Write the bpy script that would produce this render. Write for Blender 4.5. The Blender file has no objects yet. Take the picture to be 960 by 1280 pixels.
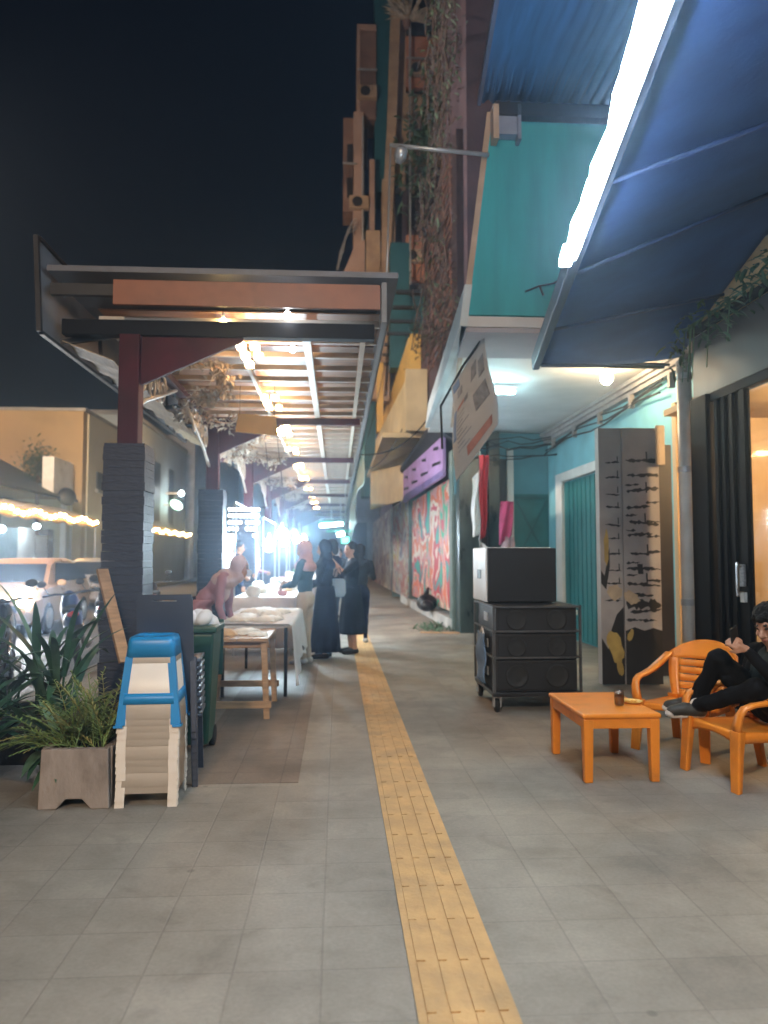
import bpy, bmesh, math, random
from mathutils import Vector, Matrix, Euler
random.seed(7)
S = bpy.context.scene
COL = S.collection
R = math.radians
def V(*a): return Vector(a)

# ---------------------------------------------------------------- materials
def srgb(r, g, b):
    f = lambda c: (c/255/12.92) if c/255 <= .04045 else ((c/255+.055)/1.055)**2.4
    return (f(r), f(g), f(b))
MATS = {}
def mat(name, col, rough=.6, var=.18, scale=5., metal=0., bump=0., bscale=40., spec=.5, stain=None, samt=.5, sscale=1.3, stretch=(1, 1, 1), sheen=0):
    """a procedural surface: colour wandering with noise, optional stain patches and bump"""
    if name in MATS: return MATS[name]
    m = bpy.data.materials.new(name); m.use_nodes = True
    nt = m.node_tree; N = nt.nodes; L = nt.links
    b = N['Principled BSDF']
    b.inputs['Roughness'].default_value = rough; b.inputs['Metallic'].default_value = metal
    b.inputs['Specular IOR Level'].default_value = spec
    tc = N.new('ShaderNodeTexCoord'); mp = N.new('ShaderNodeMapping')
    mp.inputs['Scale'].default_value = stretch
    L.new(tc.outputs['Object'], mp.inputs['Vector'])
    n = N.new('ShaderNodeTexNoise'); n.inputs['Scale'].default_value = scale; n.inputs['Detail'].default_value = 5
    L.new(mp.outputs[0], n.inputs['Vector'])
    mr = N.new('ShaderNodeMapRange'); mr.inputs[1].default_value = .3; mr.inputs[2].default_value = .7
    L.new(n.outputs['Fac'], mr.inputs[0])
    mx = N.new('ShaderNodeMix'); mx.data_type = 'RGBA'
    mx.inputs[6].default_value = (*[c*(1-var) for c in col], 1); mx.inputs[7].default_value = (*[min(1, c*(1+var)) for c in col], 1)
    L.new(mr.outputs[0], mx.inputs[0])
    out = mx.outputs[2]
    if stain:
        n2 = N.new('ShaderNodeTexNoise'); n2.inputs['Scale'].default_value = sscale; n2.inputs['Detail'].default_value = 7
        L.new(mp.outputs[0], n2.inputs['Vector'])
        r2 = N.new('ShaderNodeMapRange'); r2.inputs[1].default_value = .5; r2.inputs[2].default_value = .68; r2.inputs[4].default_value = samt
        L.new(n2.outputs['Fac'], r2.inputs[0])
        m2 = N.new('ShaderNodeMix'); m2.data_type = 'RGBA'; m2.inputs[7].default_value = (*stain, 1)
        L.new(r2.outputs[0], m2.inputs[0]); L.new(out, m2.inputs[6]); out = m2.outputs[2]
    L.new(out, b.inputs['Base Color'])
    # roughness wanders too
    rr = N.new('ShaderNodeMapRange'); rr.inputs[3].default_value = max(0, rough-.1); rr.inputs[4].default_value = min(1, rough+.12)
    L.new(n.outputs['Fac'], rr.inputs[0]); L.new(rr.outputs[0], b.inputs['Roughness'])
    if bump:
        n3 = N.new('ShaderNodeTexNoise'); n3.inputs['Scale'].default_value = bscale; n3.inputs['Detail'].default_value = 4
        L.new(mp.outputs[0], n3.inputs['Vector'])
        bp = N.new('ShaderNodeBump'); bp.inputs['Strength'].default_value = bump; bp.inputs['Distance'].default_value = .01
        L.new(n3.outputs['Fac'], bp.inputs['Height']); L.new(bp.outputs[0], b.inputs['Normal'])
    MATS[name] = m
    return m
def emat(name, col, strength, sample=True):
    if name in MATS: return MATS[name]
    m = bpy.data.materials.new(name); m.use_nodes = True
    nt = m.node_tree; b = nt.nodes['Principled BSDF']
    b.inputs['Base Color'].default_value = (.6, .6, .6, 1)
    b.inputs['Emission Color'].default_value = (*col, 1); b.inputs['Emission Strength'].default_value = strength
    m.cycles.emission_sampling = 'AUTO' if sample else 'NONE'
    MATS[name] = m
    return m
def pane_mat(name, tint=(.9, .95, 1), refl=.12):
    if name in MATS: return MATS[name]
    m = bpy.data.materials.new(name); m.use_nodes = True
    nt = m.node_tree; N = nt.nodes; N.clear()
    o = N.new('ShaderNodeOutputMaterial'); mix = N.new('ShaderNodeMixShader'); t = N.new('ShaderNodeBsdfTransparent'); g = N.new('ShaderNodeBsdfGlossy')
    t.inputs[0].default_value = (*tint, 1); g.inputs['Roughness'].default_value = .05; mix.inputs[0].default_value = refl
    nt.links.new(t.outputs[0], mix.inputs[1]); nt.links.new(g.outputs[0], mix.inputs[2]); nt.links.new(mix.outputs[0], o.inputs[0])
    MATS[name] = m
    return m
def paving_mat(name, c1, c2, grout, w=.3, ox=0., oy=0., mort=.005, rough=.62):
    m = bpy.data.materials.new(name); m.use_nodes = True
    nt = m.node_tree; N = nt.nodes; L = nt.links; b = N['Principled BSDF']
    tc = N.new('ShaderNodeTexCoord'); mp = N.new('ShaderNodeMapping'); mp.inputs['Location'].default_value = (ox, oy, 0)
    L.new(tc.outputs['Object'], mp.inputs[0])
    nd = N.new('ShaderNodeTexNoise'); nd.inputs['Scale'].default_value = 2.2; L.new(mp.outputs[0], nd.inputs['Vector'])
    br = N.new('ShaderNodeTexBrick'); br.offset = 0; br.squash = 1
    br.inputs['Scale'].default_value = 1; br.inputs['Brick Width'].default_value = w; br.inputs['Row Height'].default_value = w
    br.inputs['Mortar Size'].default_value = mort; br.inputs['Mortar Smooth'].default_value = .4
    br.inputs['Color1'].default_value = (*c1, 1); br.inputs['Color2'].default_value = (*c2, 1); br.inputs['Mortar'].default_value = (*grout, 1)
    L.new(mp.outputs[0], br.inputs['Vector'])
    # stains, trodden dirt
    n1 = N.new('ShaderNodeTexNoise'); n1.inputs['Scale'].default_value = .9; n1.inputs['Detail'].default_value = 8; n1.inputs['Roughness'].default_value = .65; L.new(mp.outputs[0], n1.inputs['Vector'])
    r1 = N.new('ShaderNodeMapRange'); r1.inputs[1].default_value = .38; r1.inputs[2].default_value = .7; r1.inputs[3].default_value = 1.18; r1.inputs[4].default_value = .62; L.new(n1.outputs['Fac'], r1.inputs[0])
    n2 = N.new('ShaderNodeTexNoise'); n2.inputs['Scale'].default_value = 60; n2.inputs['Detail'].default_value = 4; L.new(mp.outputs[0], n2.inputs['Vector'])
    r2 = N.new('ShaderNodeMapRange'); r2.inputs[3].default_value = .8; r2.inputs[4].default_value = 1.2; L.new(n2.outputs['Fac'], r2.inputs[0])
    mm = N.new('ShaderNodeMath'); mm.operation = 'MULTIPLY'; L.new(r1.outputs[0], mm.inputs[0]); L.new(r2.outputs[0], mm.inputs[1])
    hs = N.new('ShaderNodeMix'); hs.data_type = 'RGBA'; hs.blend_type = 'MULTIPLY'; hs.inputs[0].default_value = 1
    cc = N.new('ShaderNodeCombineColor')
    for i in range(3): L.new(mm.outputs[0], cc.inputs[i])
    L.new(br.outputs['Color'], hs.inputs[6]); L.new(cc.outputs[0], hs.inputs[7])
    rr = N.new('ShaderNodeMapRange'); rr.inputs[3].default_value = rough-.18; rr.inputs[4].default_value = rough+.2; L.new(n1.outputs['Fac'], rr.inputs[0]); L.new(rr.outputs[0], b.inputs['Roughness'])
    vo = N.new('ShaderNodeTexVoronoi'); vo.inputs['Scale'].default_value = 2.6; L.new(mp.outputs[0], vo.inputs['Vector'])
    vr = N.new('ShaderNodeMapRange'); vr.inputs[1].default_value = .035; vr.inputs[2].default_value = .055; vr.inputs[3].default_value = .45; vr.inputs[4].default_value = 0; L.new(vo.outputs['Distance'], vr.inputs[0])
    n4 = N.new('ShaderNodeTexNoise'); n4.inputs['Scale'].default_value = 3.4; n4.inputs['Detail'].default_value = 9; n4.inputs['Distortion'].default_value = 1.2; L.new(mp.outputs[0], n4.inputs['Vector'])
    r4 = N.new('ShaderNodeMapRange'); r4.inputs[1].default_value = .56; r4.inputs[2].default_value = .72; r4.inputs[4].default_value = .32; L.new(n4.outputs['Fac'], r4.inputs[0])
    mxm = N.new('ShaderNodeMath'); mxm.operation = 'MAXIMUM'; L.new(vr.outputs[0], mxm.inputs[0]); L.new(r4.outputs[0], mxm.inputs[1])
    gm = N.new('ShaderNodeMix'); gm.data_type = 'RGBA'; gm.inputs[7].default_value = (.085, .076, .066, 1); L.new(mxm.outputs[0], gm.inputs[0]); L.new(hs.outputs[2], gm.inputs[6]); L.new(gm.outputs[2], b.inputs['Base Color'])
    b1 = N.new('ShaderNodeBump'); b1.inputs['Strength'].default_value = .5; b1.inputs['Distance'].default_value = .004; b1.invert = True
    L.new(br.outputs['Fac'], b1.inputs['Height'])
    b2 = N.new('ShaderNodeBump'); b2.inputs['Strength'].default_value = .25; b2.inputs['Distance'].default_value = .003
    L.new(n2.outputs['Fac'], b2.inputs['Height']); L.new(b1.outputs[0], b2.inputs['Normal']); L.new(b2.outputs[0], b.inputs['Normal'])
    return m
def mural_mat(name, cols, scale=1.6, dist=2.5, seed=0., slat=0.):
    """spray paint: distorted cells in flat colours"""
    m = bpy.data.materials.new(name); m.use_nodes = True
    nt = m.node_tree; N = nt.nodes; L = nt.links; b = N['Principled BSDF']; b.inputs['Roughness'].default_value = .55
    tc = N.new('ShaderNodeTexCoord'); mp = N.new('ShaderNodeMapping'); mp.inputs['Location'].default_value = (seed, seed*2.3, seed*.7)
    L.new(tc.outputs['Object'], mp.inputs[0])
    n0 = N.new('ShaderNodeTexNoise'); n0.inputs['Scale'].default_value = scale; n0.inputs['Detail'].default_value = 2.5; n0.inputs['Distortion'].default_value = dist
    L.new(mp.outputs[0], n0.inputs['Vector'])
    cr = N.new('ShaderNodeValToRGB'); e = cr.color_ramp; e.interpolation = 'CONSTANT'
    k = len(cols)
    for i, c in enumerate(cols):
        p = .3+.4*i/k
        el = e.elements[i] if i < 2 else e.elements.new(p)
        el.position = p if i else 0; el.color = (*c, 1)
    L.new(n0.outputs['Fac'], cr.inputs[0])
    n1 = N.new('ShaderNodeTexNoise'); n1.inputs['Scale'].default_value = scale*5; n1.inputs['Detail'].default_value = 6; L.new(mp.outputs[0], n1.inputs['Vector'])
    mx = N.new('ShaderNodeMix'); mx.data_type = 'RGBA'; mx.blend_type = 'MULTIPLY'; mx.inputs[0].default_value = .6
    L.new(cr.outputs[0], mx.inputs[6]); L.new(n1.outputs['Color'], mx.inputs[7]); 
    mx2 = N.new('ShaderNodeMix'); mx2.data_type = 'RGBA'; mx2.inputs[0].default_value = .55
    L.new(mx.outputs[2], mx2.inputs[7]); L.new(cr.outputs[0], mx2.inputs[6]); L.new(mx2.outputs[2], b.inputs['Base Color'])
    if slat:
        wv = N.new('ShaderNodeTexWave'); wv.bands_direction = 'Z'; wv.inputs['Scale'].default_value = slat
        L.new(tc.outputs['Object'], wv.inputs['Vector'])
        bp = N.new('ShaderNodeBump'); bp.inputs['Strength'].default_value = .7; bp.inputs['Distance'].default_value = .02
        L.new(wv.outputs['Fac'], bp.inputs['Height']); L.new(bp.outputs[0], b.inputs['Normal'])
    return m

# ---------------------------------------------------------------- objects
def tag(o, label=None, cat=None, group=None, kind=None):
    if label: o['label'] = label
    if cat: o['category'] = cat
    if group: o['group'] = group
    if kind: o['kind'] = kind
    return o
def empty(name, loc=(0, 0, 0), label=None, cat=None, group=None, kind=None):
    o = bpy.data.objects.new(name, None); COL.objects.link(o); o.location = loc; o.empty_display_size = .1
    return tag(o, label, cat, group, kind)
def wloc(o):
    v = Vector((0, 0, 0))
    while o is not None: v += Vector(o.location); o = o.parent
    return v
def copy_tree(o, parent=None):
    c = o.copy(); COL.objects.link(c)
    if parent is not None: c.parent = parent
    for ch in o.children: copy_tree(ch, c)
    return c

class MB:
    def __init__(s): s.v = []; s.f = []
    def add(s, vs, fs):
        n = len(s.v); s.v += [Vector(p) for p in vs]; s.f += [tuple(i+n for i in f) for f in fs]; return s
    def box(s, x0, x1, y0, y1, z0, z1):
        return s.add([(x0, y0, z0), (x1, y0, z0), (x1, y1, z0), (x0, y1, z0), (x0, y0, z1), (x1, y0, z1), (x1, y1, z1), (x0, y1, z1)],
                     [(3, 2, 1, 0), (4, 5, 6, 7), (0, 1, 5, 4), (1, 2, 6, 5), (2, 3, 7, 6), (3, 0, 4, 7)])
    def cbox(s, c, d, rz=0, rx=0, ry=0):
        M = Matrix.Translation(Vector(c)) @ Euler((rx, ry, rz)).to_matrix().to_4x4()
        t = MB().box(-d[0]/2, d[0]/2, -d[1]/2, d[1]/2, -d[2]/2, d[2]/2)
        return s.add([M @ p for p in t.v], t.f)
    def prism(s, poly, ext):
        """polygon (list of 3D points) extruded along vector ext"""
        n = len(poly); e = Vector(ext)
        vs = [Vector(p) for p in poly]+[Vector(p)+e for p in poly]
        return s.add(vs, [tuple(range(n-1, -1, -1)), tuple(range(n, 2*n))]+[(i, (i+1) % n, n+(i+1) % n, n+i) for i in range(n)])
    def bar(s, p0, p1, w, h, up=(0, 0, 1)):
        p0 = Vector(p0); p1 = Vector(p1); d = (p1-p0).normalized(); u = Vector(up)
        if abs(d.dot(u)) > .95: u = Vector((1, 0, 0))
        a = d.cross(u).normalized(); b = a.cross(d).normalized()
        poly = [p0+a*w/2+b*h/2, p0-a*w/2+b*h/2, p0-a*w/2-b*h/2, p0+a*w/2-b*h/2]
        return s.prism(poly, p1-p0)
    def tube(s, pts, r, n=8, closed=False, cap=True):
        pts = [Vector(p) for p in pts]; k = len(pts)
        rs = r if isinstance(r, (list, tuple)) else [r]*k
        rings = []; ref = None
        for i, p in enumerate(pts):
            a = pts[(i+1) % k] if (closed or i < k-1) else p; b = pts[i-1] if (closed or i > 0) else p
            d = (a-b).normalized() if (a-b).length > 1e-9 else Vector((0, 0, 1))
            if ref is None:
                ref = Vector((0, 0, 1)) if abs(d.z) < .9 else Vector((1, 0, 0))
            x = d.cross(ref)
            if x.length < 1e-5: x = d.orthogonal()
            x.normalize(); y = x.cross(d).normalized(); ref = y if not closed else ref
            rings.append([p+(x*math.cos(t*2*math.pi/n)+y*math.sin(t*2*math.pi/n))*rs[i] for t in range(n)])
        vs = [q for ring in rings for q in ring]; fs = []
        for i in range(k if closed else k-1):
            j = (i+1) % k
            fs += [(i*n+t, i*n+(t+1) % n, j*n+(t+1) % n, j*n+t) for t in range(n)]
        if not closed and cap: fs += [tuple(range(n-1, -1, -1)), tuple((k-1)*n+t for t in range(n))]
        return s.add(vs, fs)
    def ell(s, c, rad, n=14, m=9, rot=None):
        M = rot.to_3x3() if rot is not None else Matrix.Identity(3); c = Vector(c)
        vs = [c+M @ Vector((0, 0, -rad[2]))]
        for j in range(1, m):
            a = -math.pi/2+math.pi*j/m
            vs += [c+M @ Vector((rad[0]*math.cos(a)*math.cos(2*math.pi*i/n), rad[1]*math.cos(a)*math.sin(2*math.pi*i/n), rad[2]*math.sin(a))) for i in range(n)]
        vs.append(c+M @ Vector((0, 0, rad[2])))
        fs = [(0, 1+(i+1) % n, 1+i) for i in range(n)]
        for j in range(m-2):
            o = 1+j*n; fs += [(o+i, o+(i+1) % n, o+n+(i+1) % n, o+n+i) for i in range(n)]
        o = 1+(m-2)*n; fs += [(o+i, o+(i+1) % n, len(vs)-1) for i in range(n)]
        return s.add(vs, fs)
    def lathe(s, prof, c=(0, 0, 0), n=20, axis=None):
        c = Vector(c); M = axis.to_3x3() if axis is not None else Matrix.Identity(3); vs = []; fs = []
        for r, z in prof: vs += [c+M @ Vector((r*math.cos(2*math.pi*i/n), r*math.sin(2*math.pi*i/n), z)) for i in range(n)]
        for j in range(len(prof)-1): fs += [(j*n+i, j*n+(i+1) % n, (j+1)*n+(i+1) % n, (j+1)*n+i) for i in range(n)]
        fs += [tuple(range(n-1, -1, -1)), tuple((len(prof)-1)*n+i for i in range(n))]
        return s.add(vs, fs)
    def loft(s, rings, cap=True):
        n = len(rings[0]); vs = [q for r in rings for q in r]; fs = []
        for j in range(len(rings)-1): fs += [(j*n+i, j*n+(i+1) % n, (j+1)*n+(i+1) % n, (j+1)*n+i) for i in range(n)]
        if cap: fs += [tuple(range(n-1, -1, -1)), tuple((len(rings)-1)*n+i for i in range(n))]
        return s.add(vs, fs)
    def grid(s, fn, nu, nv, thick=None):
        """surface fn(u,v) u,v in 0..1; thick: offset vector makes a closed sheet"""
        P = [[Vector(fn(i/nu, j/nv)) for j in range(nv+1)] for i in range(nu+1)]
        vs = [p for row in P for p in row]; w = nv+1
        fs = [(i*w+j, (i+1)*w+j, (i+1)*w+j+1, i*w+j+1) for i in range(nu) for j in range(nv)]
        if thick is not None:
            t = Vector(thick); n = len(vs); vs += [p+t for p in vs]
            fs += [tuple(n+k for k in reversed(f)) for f in fs]
            edge = [i*w for i in range(nu+1)]+[nu*w+j for j in range(1, w)]+[i*w+nv for i in range(nu-1, -1, -1)]+[j for j in range(nv-1, 0, -1)]
            fs += [(edge[k], edge[(k+1) % len(edge)], n+edge[(k+1) % len(edge)], n+edge[k]) for k in range(len(edge))]
        return s.add(vs, fs)
    def blade(s, base, d, length, width, droop=.5, n=6, fold=.25, tip=.1):
        """a leaf: a folded strip that arches over"""
        p = Vector(base); d = Vector(d).normalized(); side = d.cross(Vector((0, 0, 1)))
        if side.length < .05: side = Vector((random.uniform(-1, 1), random.uniform(-1, 1), 0))
        side.normalize(); vs = []; st = length/n
        for i in range(n+1):
            t = i/n; w = width*(math.sin(math.pi*min(1, .12+t*.88))**.7+tip*(1-t))*.5
            up = side.cross(d).normalized()
            vs += [p-side*w+up*w*fold, p, p+side*w+up*w*fold]
            p = p+d*st; d = (d+Vector((0, 0, -droop/n))).normalized()
        fs = []
        for i in range(n):
            o = i*3; fs += [(o, o+1, o+4, o+3), (o+1, o+2, o+5, o+4)]
        return s.add(vs, fs)
    def build(s, name, m, parent=None, smooth=False, bevel=0, seg=2, solid=0):
        me = bpy.data.meshes.new(name); off = wloc(parent) if parent is not None else Vector((0, 0, 0))
        me.from_pydata([tuple(p-off) for p in s.v], [], s.f); me.update()
        bm = bmesh.new(); bm.from_mesh(me); bmesh.ops.recalc_face_normals(bm, faces=bm.faces); bm.to_mesh(me); bm.free()
        for mm in (m if isinstance(m, list) else [m]): me.materials.append(mm)
        if smooth:
            for p in me.polygons: p.use_smooth = True
        o = bpy.data.objects.new(name, me); COL.objects.link(o)
        if parent is not None: o.parent = parent
        if solid:
            q = o.modifiers.new('solid', 'SOLIDIFY'); q.thickness = solid; q.offset = 0
        if bevel:
            q = o.modifiers.new('bevel', 'BEVEL'); q.width = bevel; q.segments = seg; q.limit_method = 'ANGLE'; q.angle_limit = R(40)
        return o
def struct(o): o['kind'] = 'structure'; return o
def recentre(o):
    """move a single mesh thing's origin to its base"""
    me = o.data; xs = [v.co for v in me.vertices]
    c = Vector((sum(v.x for v in xs)/len(xs), sum(v.y for v in xs)/len(xs), min(v.z for v in xs)))
    for v in me.vertices: v.co -= c
    o.location = c; return o

# ---------------------------------------------------------------- palette
M_conc = mat('concrete', (.30, .30, .29), .8, .2, 3, bump=.3, stain=(.12, .11, .1), samt=.4)
M_steel_red = mat('red_brown_steel', (.060, .008, .014), .65, .25, 4, spec=.2, stain=(.025, .009, .009), samt=.5)
M_steel_dark = mat('dark_steel', (.018, .018, .022), .5, .3, 6)
M_steel_blk = mat('black_steel', (.006, .006, .008), .7, .3, 6, spec=.2)
M_zinc = mat('galvanised_steel', (.48, .5, .52), .38, .15, 8, metal=.55, stain=(.3, .28, .25), samt=.4)
M_white = mat('white_paint', (.72, .72, .7), .5, .08, 5, stain=(.45, .42, .38), samt=.4)
M_slate = mat('dark_slate_cladding', (.018, .022, .042), .55, .35, 22, bump=.7, bscale=18, stretch=(1, 1, 3))
M_ply = mat('brown_plywood', (.27, .135, .068), .4, .4, 3, stain=(.33, .20, .11), samt=.4, sscale=2, stretch=(1, 6, 1))
M_orange_board = mat('orange_brown_board', (.24, .085, .045), .5, .2, 5, stain=(.15, .07, .045), samt=.6, sscale=2.5)
M_wood = mat('pale_pine', (.42, .25, .13), .6, .25, 6, stretch=(1, 1, 6), bump=.15)
M_orange = mat('orange_plastic', (.76, .24, .025), .36, .08, 3, spec=.5, stain=(.50, .17, .03), samt=.55, sscale=7, bump=.06, bscale=25)
M_cream_pl = mat('cream_plastic', (.80, .70, .60), .45, .06, 4, stain=(.66, .57, .48), samt=.3)
M_blue_pl = mat('blue_plastic', (.012, .22, .50), .4, .08, 3)
M_dark_pl = mat('charcoal_plastic', (.035, .042, .062), .45, .15, 4)
M_green_pl = mat('green_plastic', (.007, .055, .032), .45, .15, 3)
M_black = mat('black_cloth', (.009, .009, .011), .85, .3, 14, bump=.25, bscale=60)
M_blackm = mat('black_metal', (.012, .012, .013), .4, .3, 8)
M_grille = mat('speaker_grille', (.008, .008, .009), .7, .4, 160)
M_rubber = mat('black_rubber', (.012, .012, .012), .7, .3, 20)
M_chrome = mat('chrome', (.6, .6, .62), .15, .05, 6, metal=1)
M_cloth = mat('white_cloth', (.70, .69, .70), .85, .07, 5, bump=.3, bscale=12)
M_skin = mat('skin_brown', (.40, .20, .125), .55, .12, 14)
M_skin2 = mat('skin_light', (.52, .31, .22), .55, .1, 14)
M_hair = mat('black_hair', (.006, .005, .005), .7, .4, 50, bump=1, bscale=90, spec=.2)
M_eye = mat('dark_eye', (.012, .008, .006), .3)
M_lip = mat('lip', (.34, .12, .095), .5)
M_gl = pane_mat('clear_pane')
M_dglass = mat('dark_glass', (.012, .014, .018), .08, .2, 2, spec=.8)
M_leafd = mat('dark_leaf', (.030, .085, .045), .45, .5, 5)
M_leafm = mat('grey_green_leaf', (.085, .16, .10), .5, .45, 5)
M_leafl = mat('fern_leaf', (.16, .24, .075), .55, .4, 7)
M_leafy = mat('yellow_leaf', (.30, .28, .10), .55, .4, 7)

# ---------------------------------------------------------------- camera, world
cam = bpy.data.cameras.new('camera'); co = bpy.data.objects.new('camera', cam); COL.objects.link(co); S.camera = co
cam.sensor_fit = 'HORIZONTAL'; cam.sensor_width = 36; cam.lens = 36*950/960
co.location = (0, 0, 1.4); co.rotation_euler = (R(90+3.434), 0, R(-3.488)); cam.clip_start = .05; cam.clip_end = 900
cam.dof.use_dof = True; cam.dof.focus_distance = 4.2; cam.dof.aperture_fstop = 2.4

W = bpy.data.worlds.new('World'); S.world = W; W.use_nodes = True
bg = W.node_tree.nodes['Background']; bg.inputs[0].default_value = (.0009, .0019, .0042, 1); bg.inputs[1].default_value = 1

# ================================================================ THE SETTING
g = struct(MB().box(-400, 400, -60, 900, -.6, -.2).build('ground', mat('earth', (.06, .058, .055), .9, .3, .5)))
M_pave = paving_mat('grey_paving', (.24, .212, .178), (.275, .245, .206), (.225, .20, .17), ox=.05, oy=.02)
struct(MB().box(-3.0, 7.2, -8, 70, -.18, 0).build('sidewalk', M_pave))
struct(MB().box(-3.18, -3.003, -8, 70, -.18, .012).build('kerb', M_conc, bevel=.015))
struct(MB().box(-9.3, -3.183, -8, 90, -.19, -.12).build('road', mat('asphalt', (.05, .05, .052), .6, .3, 30, bump=.5, bscale=120, stain=(.09, .088, .085), samt=.5)))
struct(MB().box(-14, -9.3, -8, 90, -.19, .0).build('far_pavement', M_conc))
# tactile guide strip: slabs with four raised bars each
M_tact = mat('yellow_tactile', (.54, .33, .14), .6, .16, 6, bump=.3, bscale=50, stain=(.33, .22, .11), samt=.7, sscale=3.5)
t = MB().box(.25, .56, -1.2, 42, -.01, .004)
y = -1.2; k = 0
while y < 42:
    dz = random.uniform(-.0008, .0008)
    if y < 24:
        for i in range(4):
            x = .25+.0425+i*.075
            t.box(x-.015, x+.015, y+.004, y+.296, .003, .0095+dz)
    y += .3; k += 1
struct(t.build('tactile_paving', M_tact, bevel=0))
# shade beside the stall, painted into the paving as browner slabs
struct(MB().box(-1.02, -.24, 4.85, 10.2, -.01, .004).build('painted_shade_paving', paving_mat('painted_shade_paving', (.165, .13, .105), (.19, .15, .122), (.14, .112, .092), ox=.05, oy=.02)))

# ================================================================ STREET CANOPY (left)
can = empty('street_canopy', (-1.9, 6.9, 0), 'long street canopy on red steel posts with slate clad bases covering the stalls', 'canopy')
YE = 46.
MB().box(-2.52, .53, 6.6, YE, 3.88, 3.93).build('roof_sheet', mat('roof_sheet', (.11, .11, .125), .5, .2, 3), can)
MB().box(-1.96, .37, 6.615, 6.655, 3.60, 3.82).build('fascia_board', M_orange_board, can, bevel=.004)
MB().box(-2.47, .33, 6.84, 6.96, 3.395, 3.535).build('front_beam', M_steel_blk, can, bevel=.006)
MB().box(-2.52, -1.965, 6.68, 6.74, 3.70, 3.80).build('short_beam', M_steel_dark, can)
# ceiling of boards
random.seed(3)
cb = MB(); yy = 6.98
while yy < YE-.3:
    w = .56; z = random.uniform(3.66, 3.70)
    cb.box(-2.2, .42, yy+.015, yy+w-.01, z, z+.012); yy += w
cb.build('ceiling_boards', M_ply, can)
M_purl = mat('white_purlin', (.50, .44, .37), .4, .1, 6, stain=(.4, .36, .3), samt=.3)
yy = 7.02
pur = None
while yy < 34:
    if pur is None:
        pur = MB().box(-2.2, .42, yy, yy+.05, 3.56, 3.62).build('purlin', M_purl, can); y0p = yy
    else:
        c = pur.copy(); COL.objects.link(c); c.parent = can; c.location.y = yy-y0p
    yy += .56 if yy < 20 else 1.12
for x, w in ((-.31, .075), (.24, .05), (-1.0, .04)):
    MB().box(x-w/2, x+w/2, 7.0, YE-.5, 3.50, 3.557).build('runner', M_purl, can)
MB().box(.385, .43, 6.66, YE, 3.50, 3.86).build('edge_beam', mat('edge_grey', (.16, .16, .165), .5, .2, 4), can)
# sloping valance panel on the road side
vm = mat('valance_metal', (.22, .22, .235), .45, .2, 3, stain=(.14, .12, .11), samt=.5)
MB().prism([(-2.62, 6.58, 4.15), (-2.56, 6.58, 3.35), (-2.545, 6.58, 3.35), (-2.6, 6.58, 4.15)], (0, 6.2, 0)).build('valance', vm, can)
f = MB(); 
f.bar((-2.6, 6.56, 4.17), (-2.55, 6.56, 3.33), .04, .04); f.bar((-2.6, 6.6, 4.17), (-2.6, 12.8, 4.17), .04, .03); f.bar((-2.55, 6.6, 3.33), (-2.55, 12.8, 3.33), .04, .03)
for yv in (8.2, 9.8, 11.4, 12.78): f.bar((-2.575, yv, 4.16), (-2.53, yv, 3.34), .03, .03)
f.build('valance_frame', M_steel_dark, can)
f = MB()
for yv in (7.0, 8.6, 10.2, 11.8): f.bar((-1.95, yv, 3.45), (-2.53, yv, 3.36), .04, .05); f.bar((-1.95, yv, 3.8), (-2.55, yv, 3.9), .03, .03)
f.build('outrigger', M_steel_dark, can)
MB().grid(lambda u, v: (-2.50+.42*v, 6.95+6*u, 3.36-.16*v+.02*math.sin(u*60)), 60, 6, (0, 0, .008)).build('lower_valance', mat('tan_slats', (.34, .26, .16), .6, .3, 4, stretch=(8, 1, 1)), can)
for i in range(8):
    py = 6.9+4.55*i
    p = MB().box(-1.955, -1.775, py-.09, py+.09, 0, 3.40).build('post', M_steel_red, can, bevel=.01)
    # slate cladding in courses
    cl = MB(); z = 0; h = 2.40
    while z < h-.02:
        dz = min(random.uniform(.05, .085), h-z); q = random.uniform(-.006, .006)
        cl.box(-2.045-q, -1.685+q, py-.18-q, py+.18+q, z+.003, z+dz); z += dz
    cl.build('cladding', M_slate, p)
    MB().prism([(-1.774, py-.02, 3.40), (-.86, py-.02, 3.392), (-.88, py-.02, 3.36), (-1.774, py-.02, 2.95)], (0, .04, 0)).build('gusset', M_steel_red, can)
    if i: MB().box(-2.47, .33, py-.05, py+.05, 3.40, 3.50).build('cross_beam', M_steel_red, can)
for i in range(7):   # scrolled brackets between posts
    py = 6.9+4.55*i
    s_ = MB()
    for sg, cy in ((1, py+.15), (-1, py+4.4)):
        for k in range(3):
            c0 = Vector((-1.9, cy+sg*(.35+.42*k), 3.12-.02*k+.06*k)); pts = []
            for a in range(26):
                an = a/25*3.4*math.pi; r = .2*(1-a/30)
                pts.append(c0+Vector((0, sg*math.cos(an)*r, math.sin(an)*r)))
            s_.tube(pts, .016, 5)
        s_.tube([(-1.9, cy, 2.75), (-1.9, cy+sg*.5, 2.95), (-1.9, cy+sg*1.2, 3.15), (-1.9, cy+sg*1.9, 3.36)], .022, 6)
    s_.build('scroll_bracket', M_purl, can, smooth=True)
MB().box(-1.95, -1.85, 6.95, YE, 3.36, 3.44).build('eaves_beam', M_steel_red, can)

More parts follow.
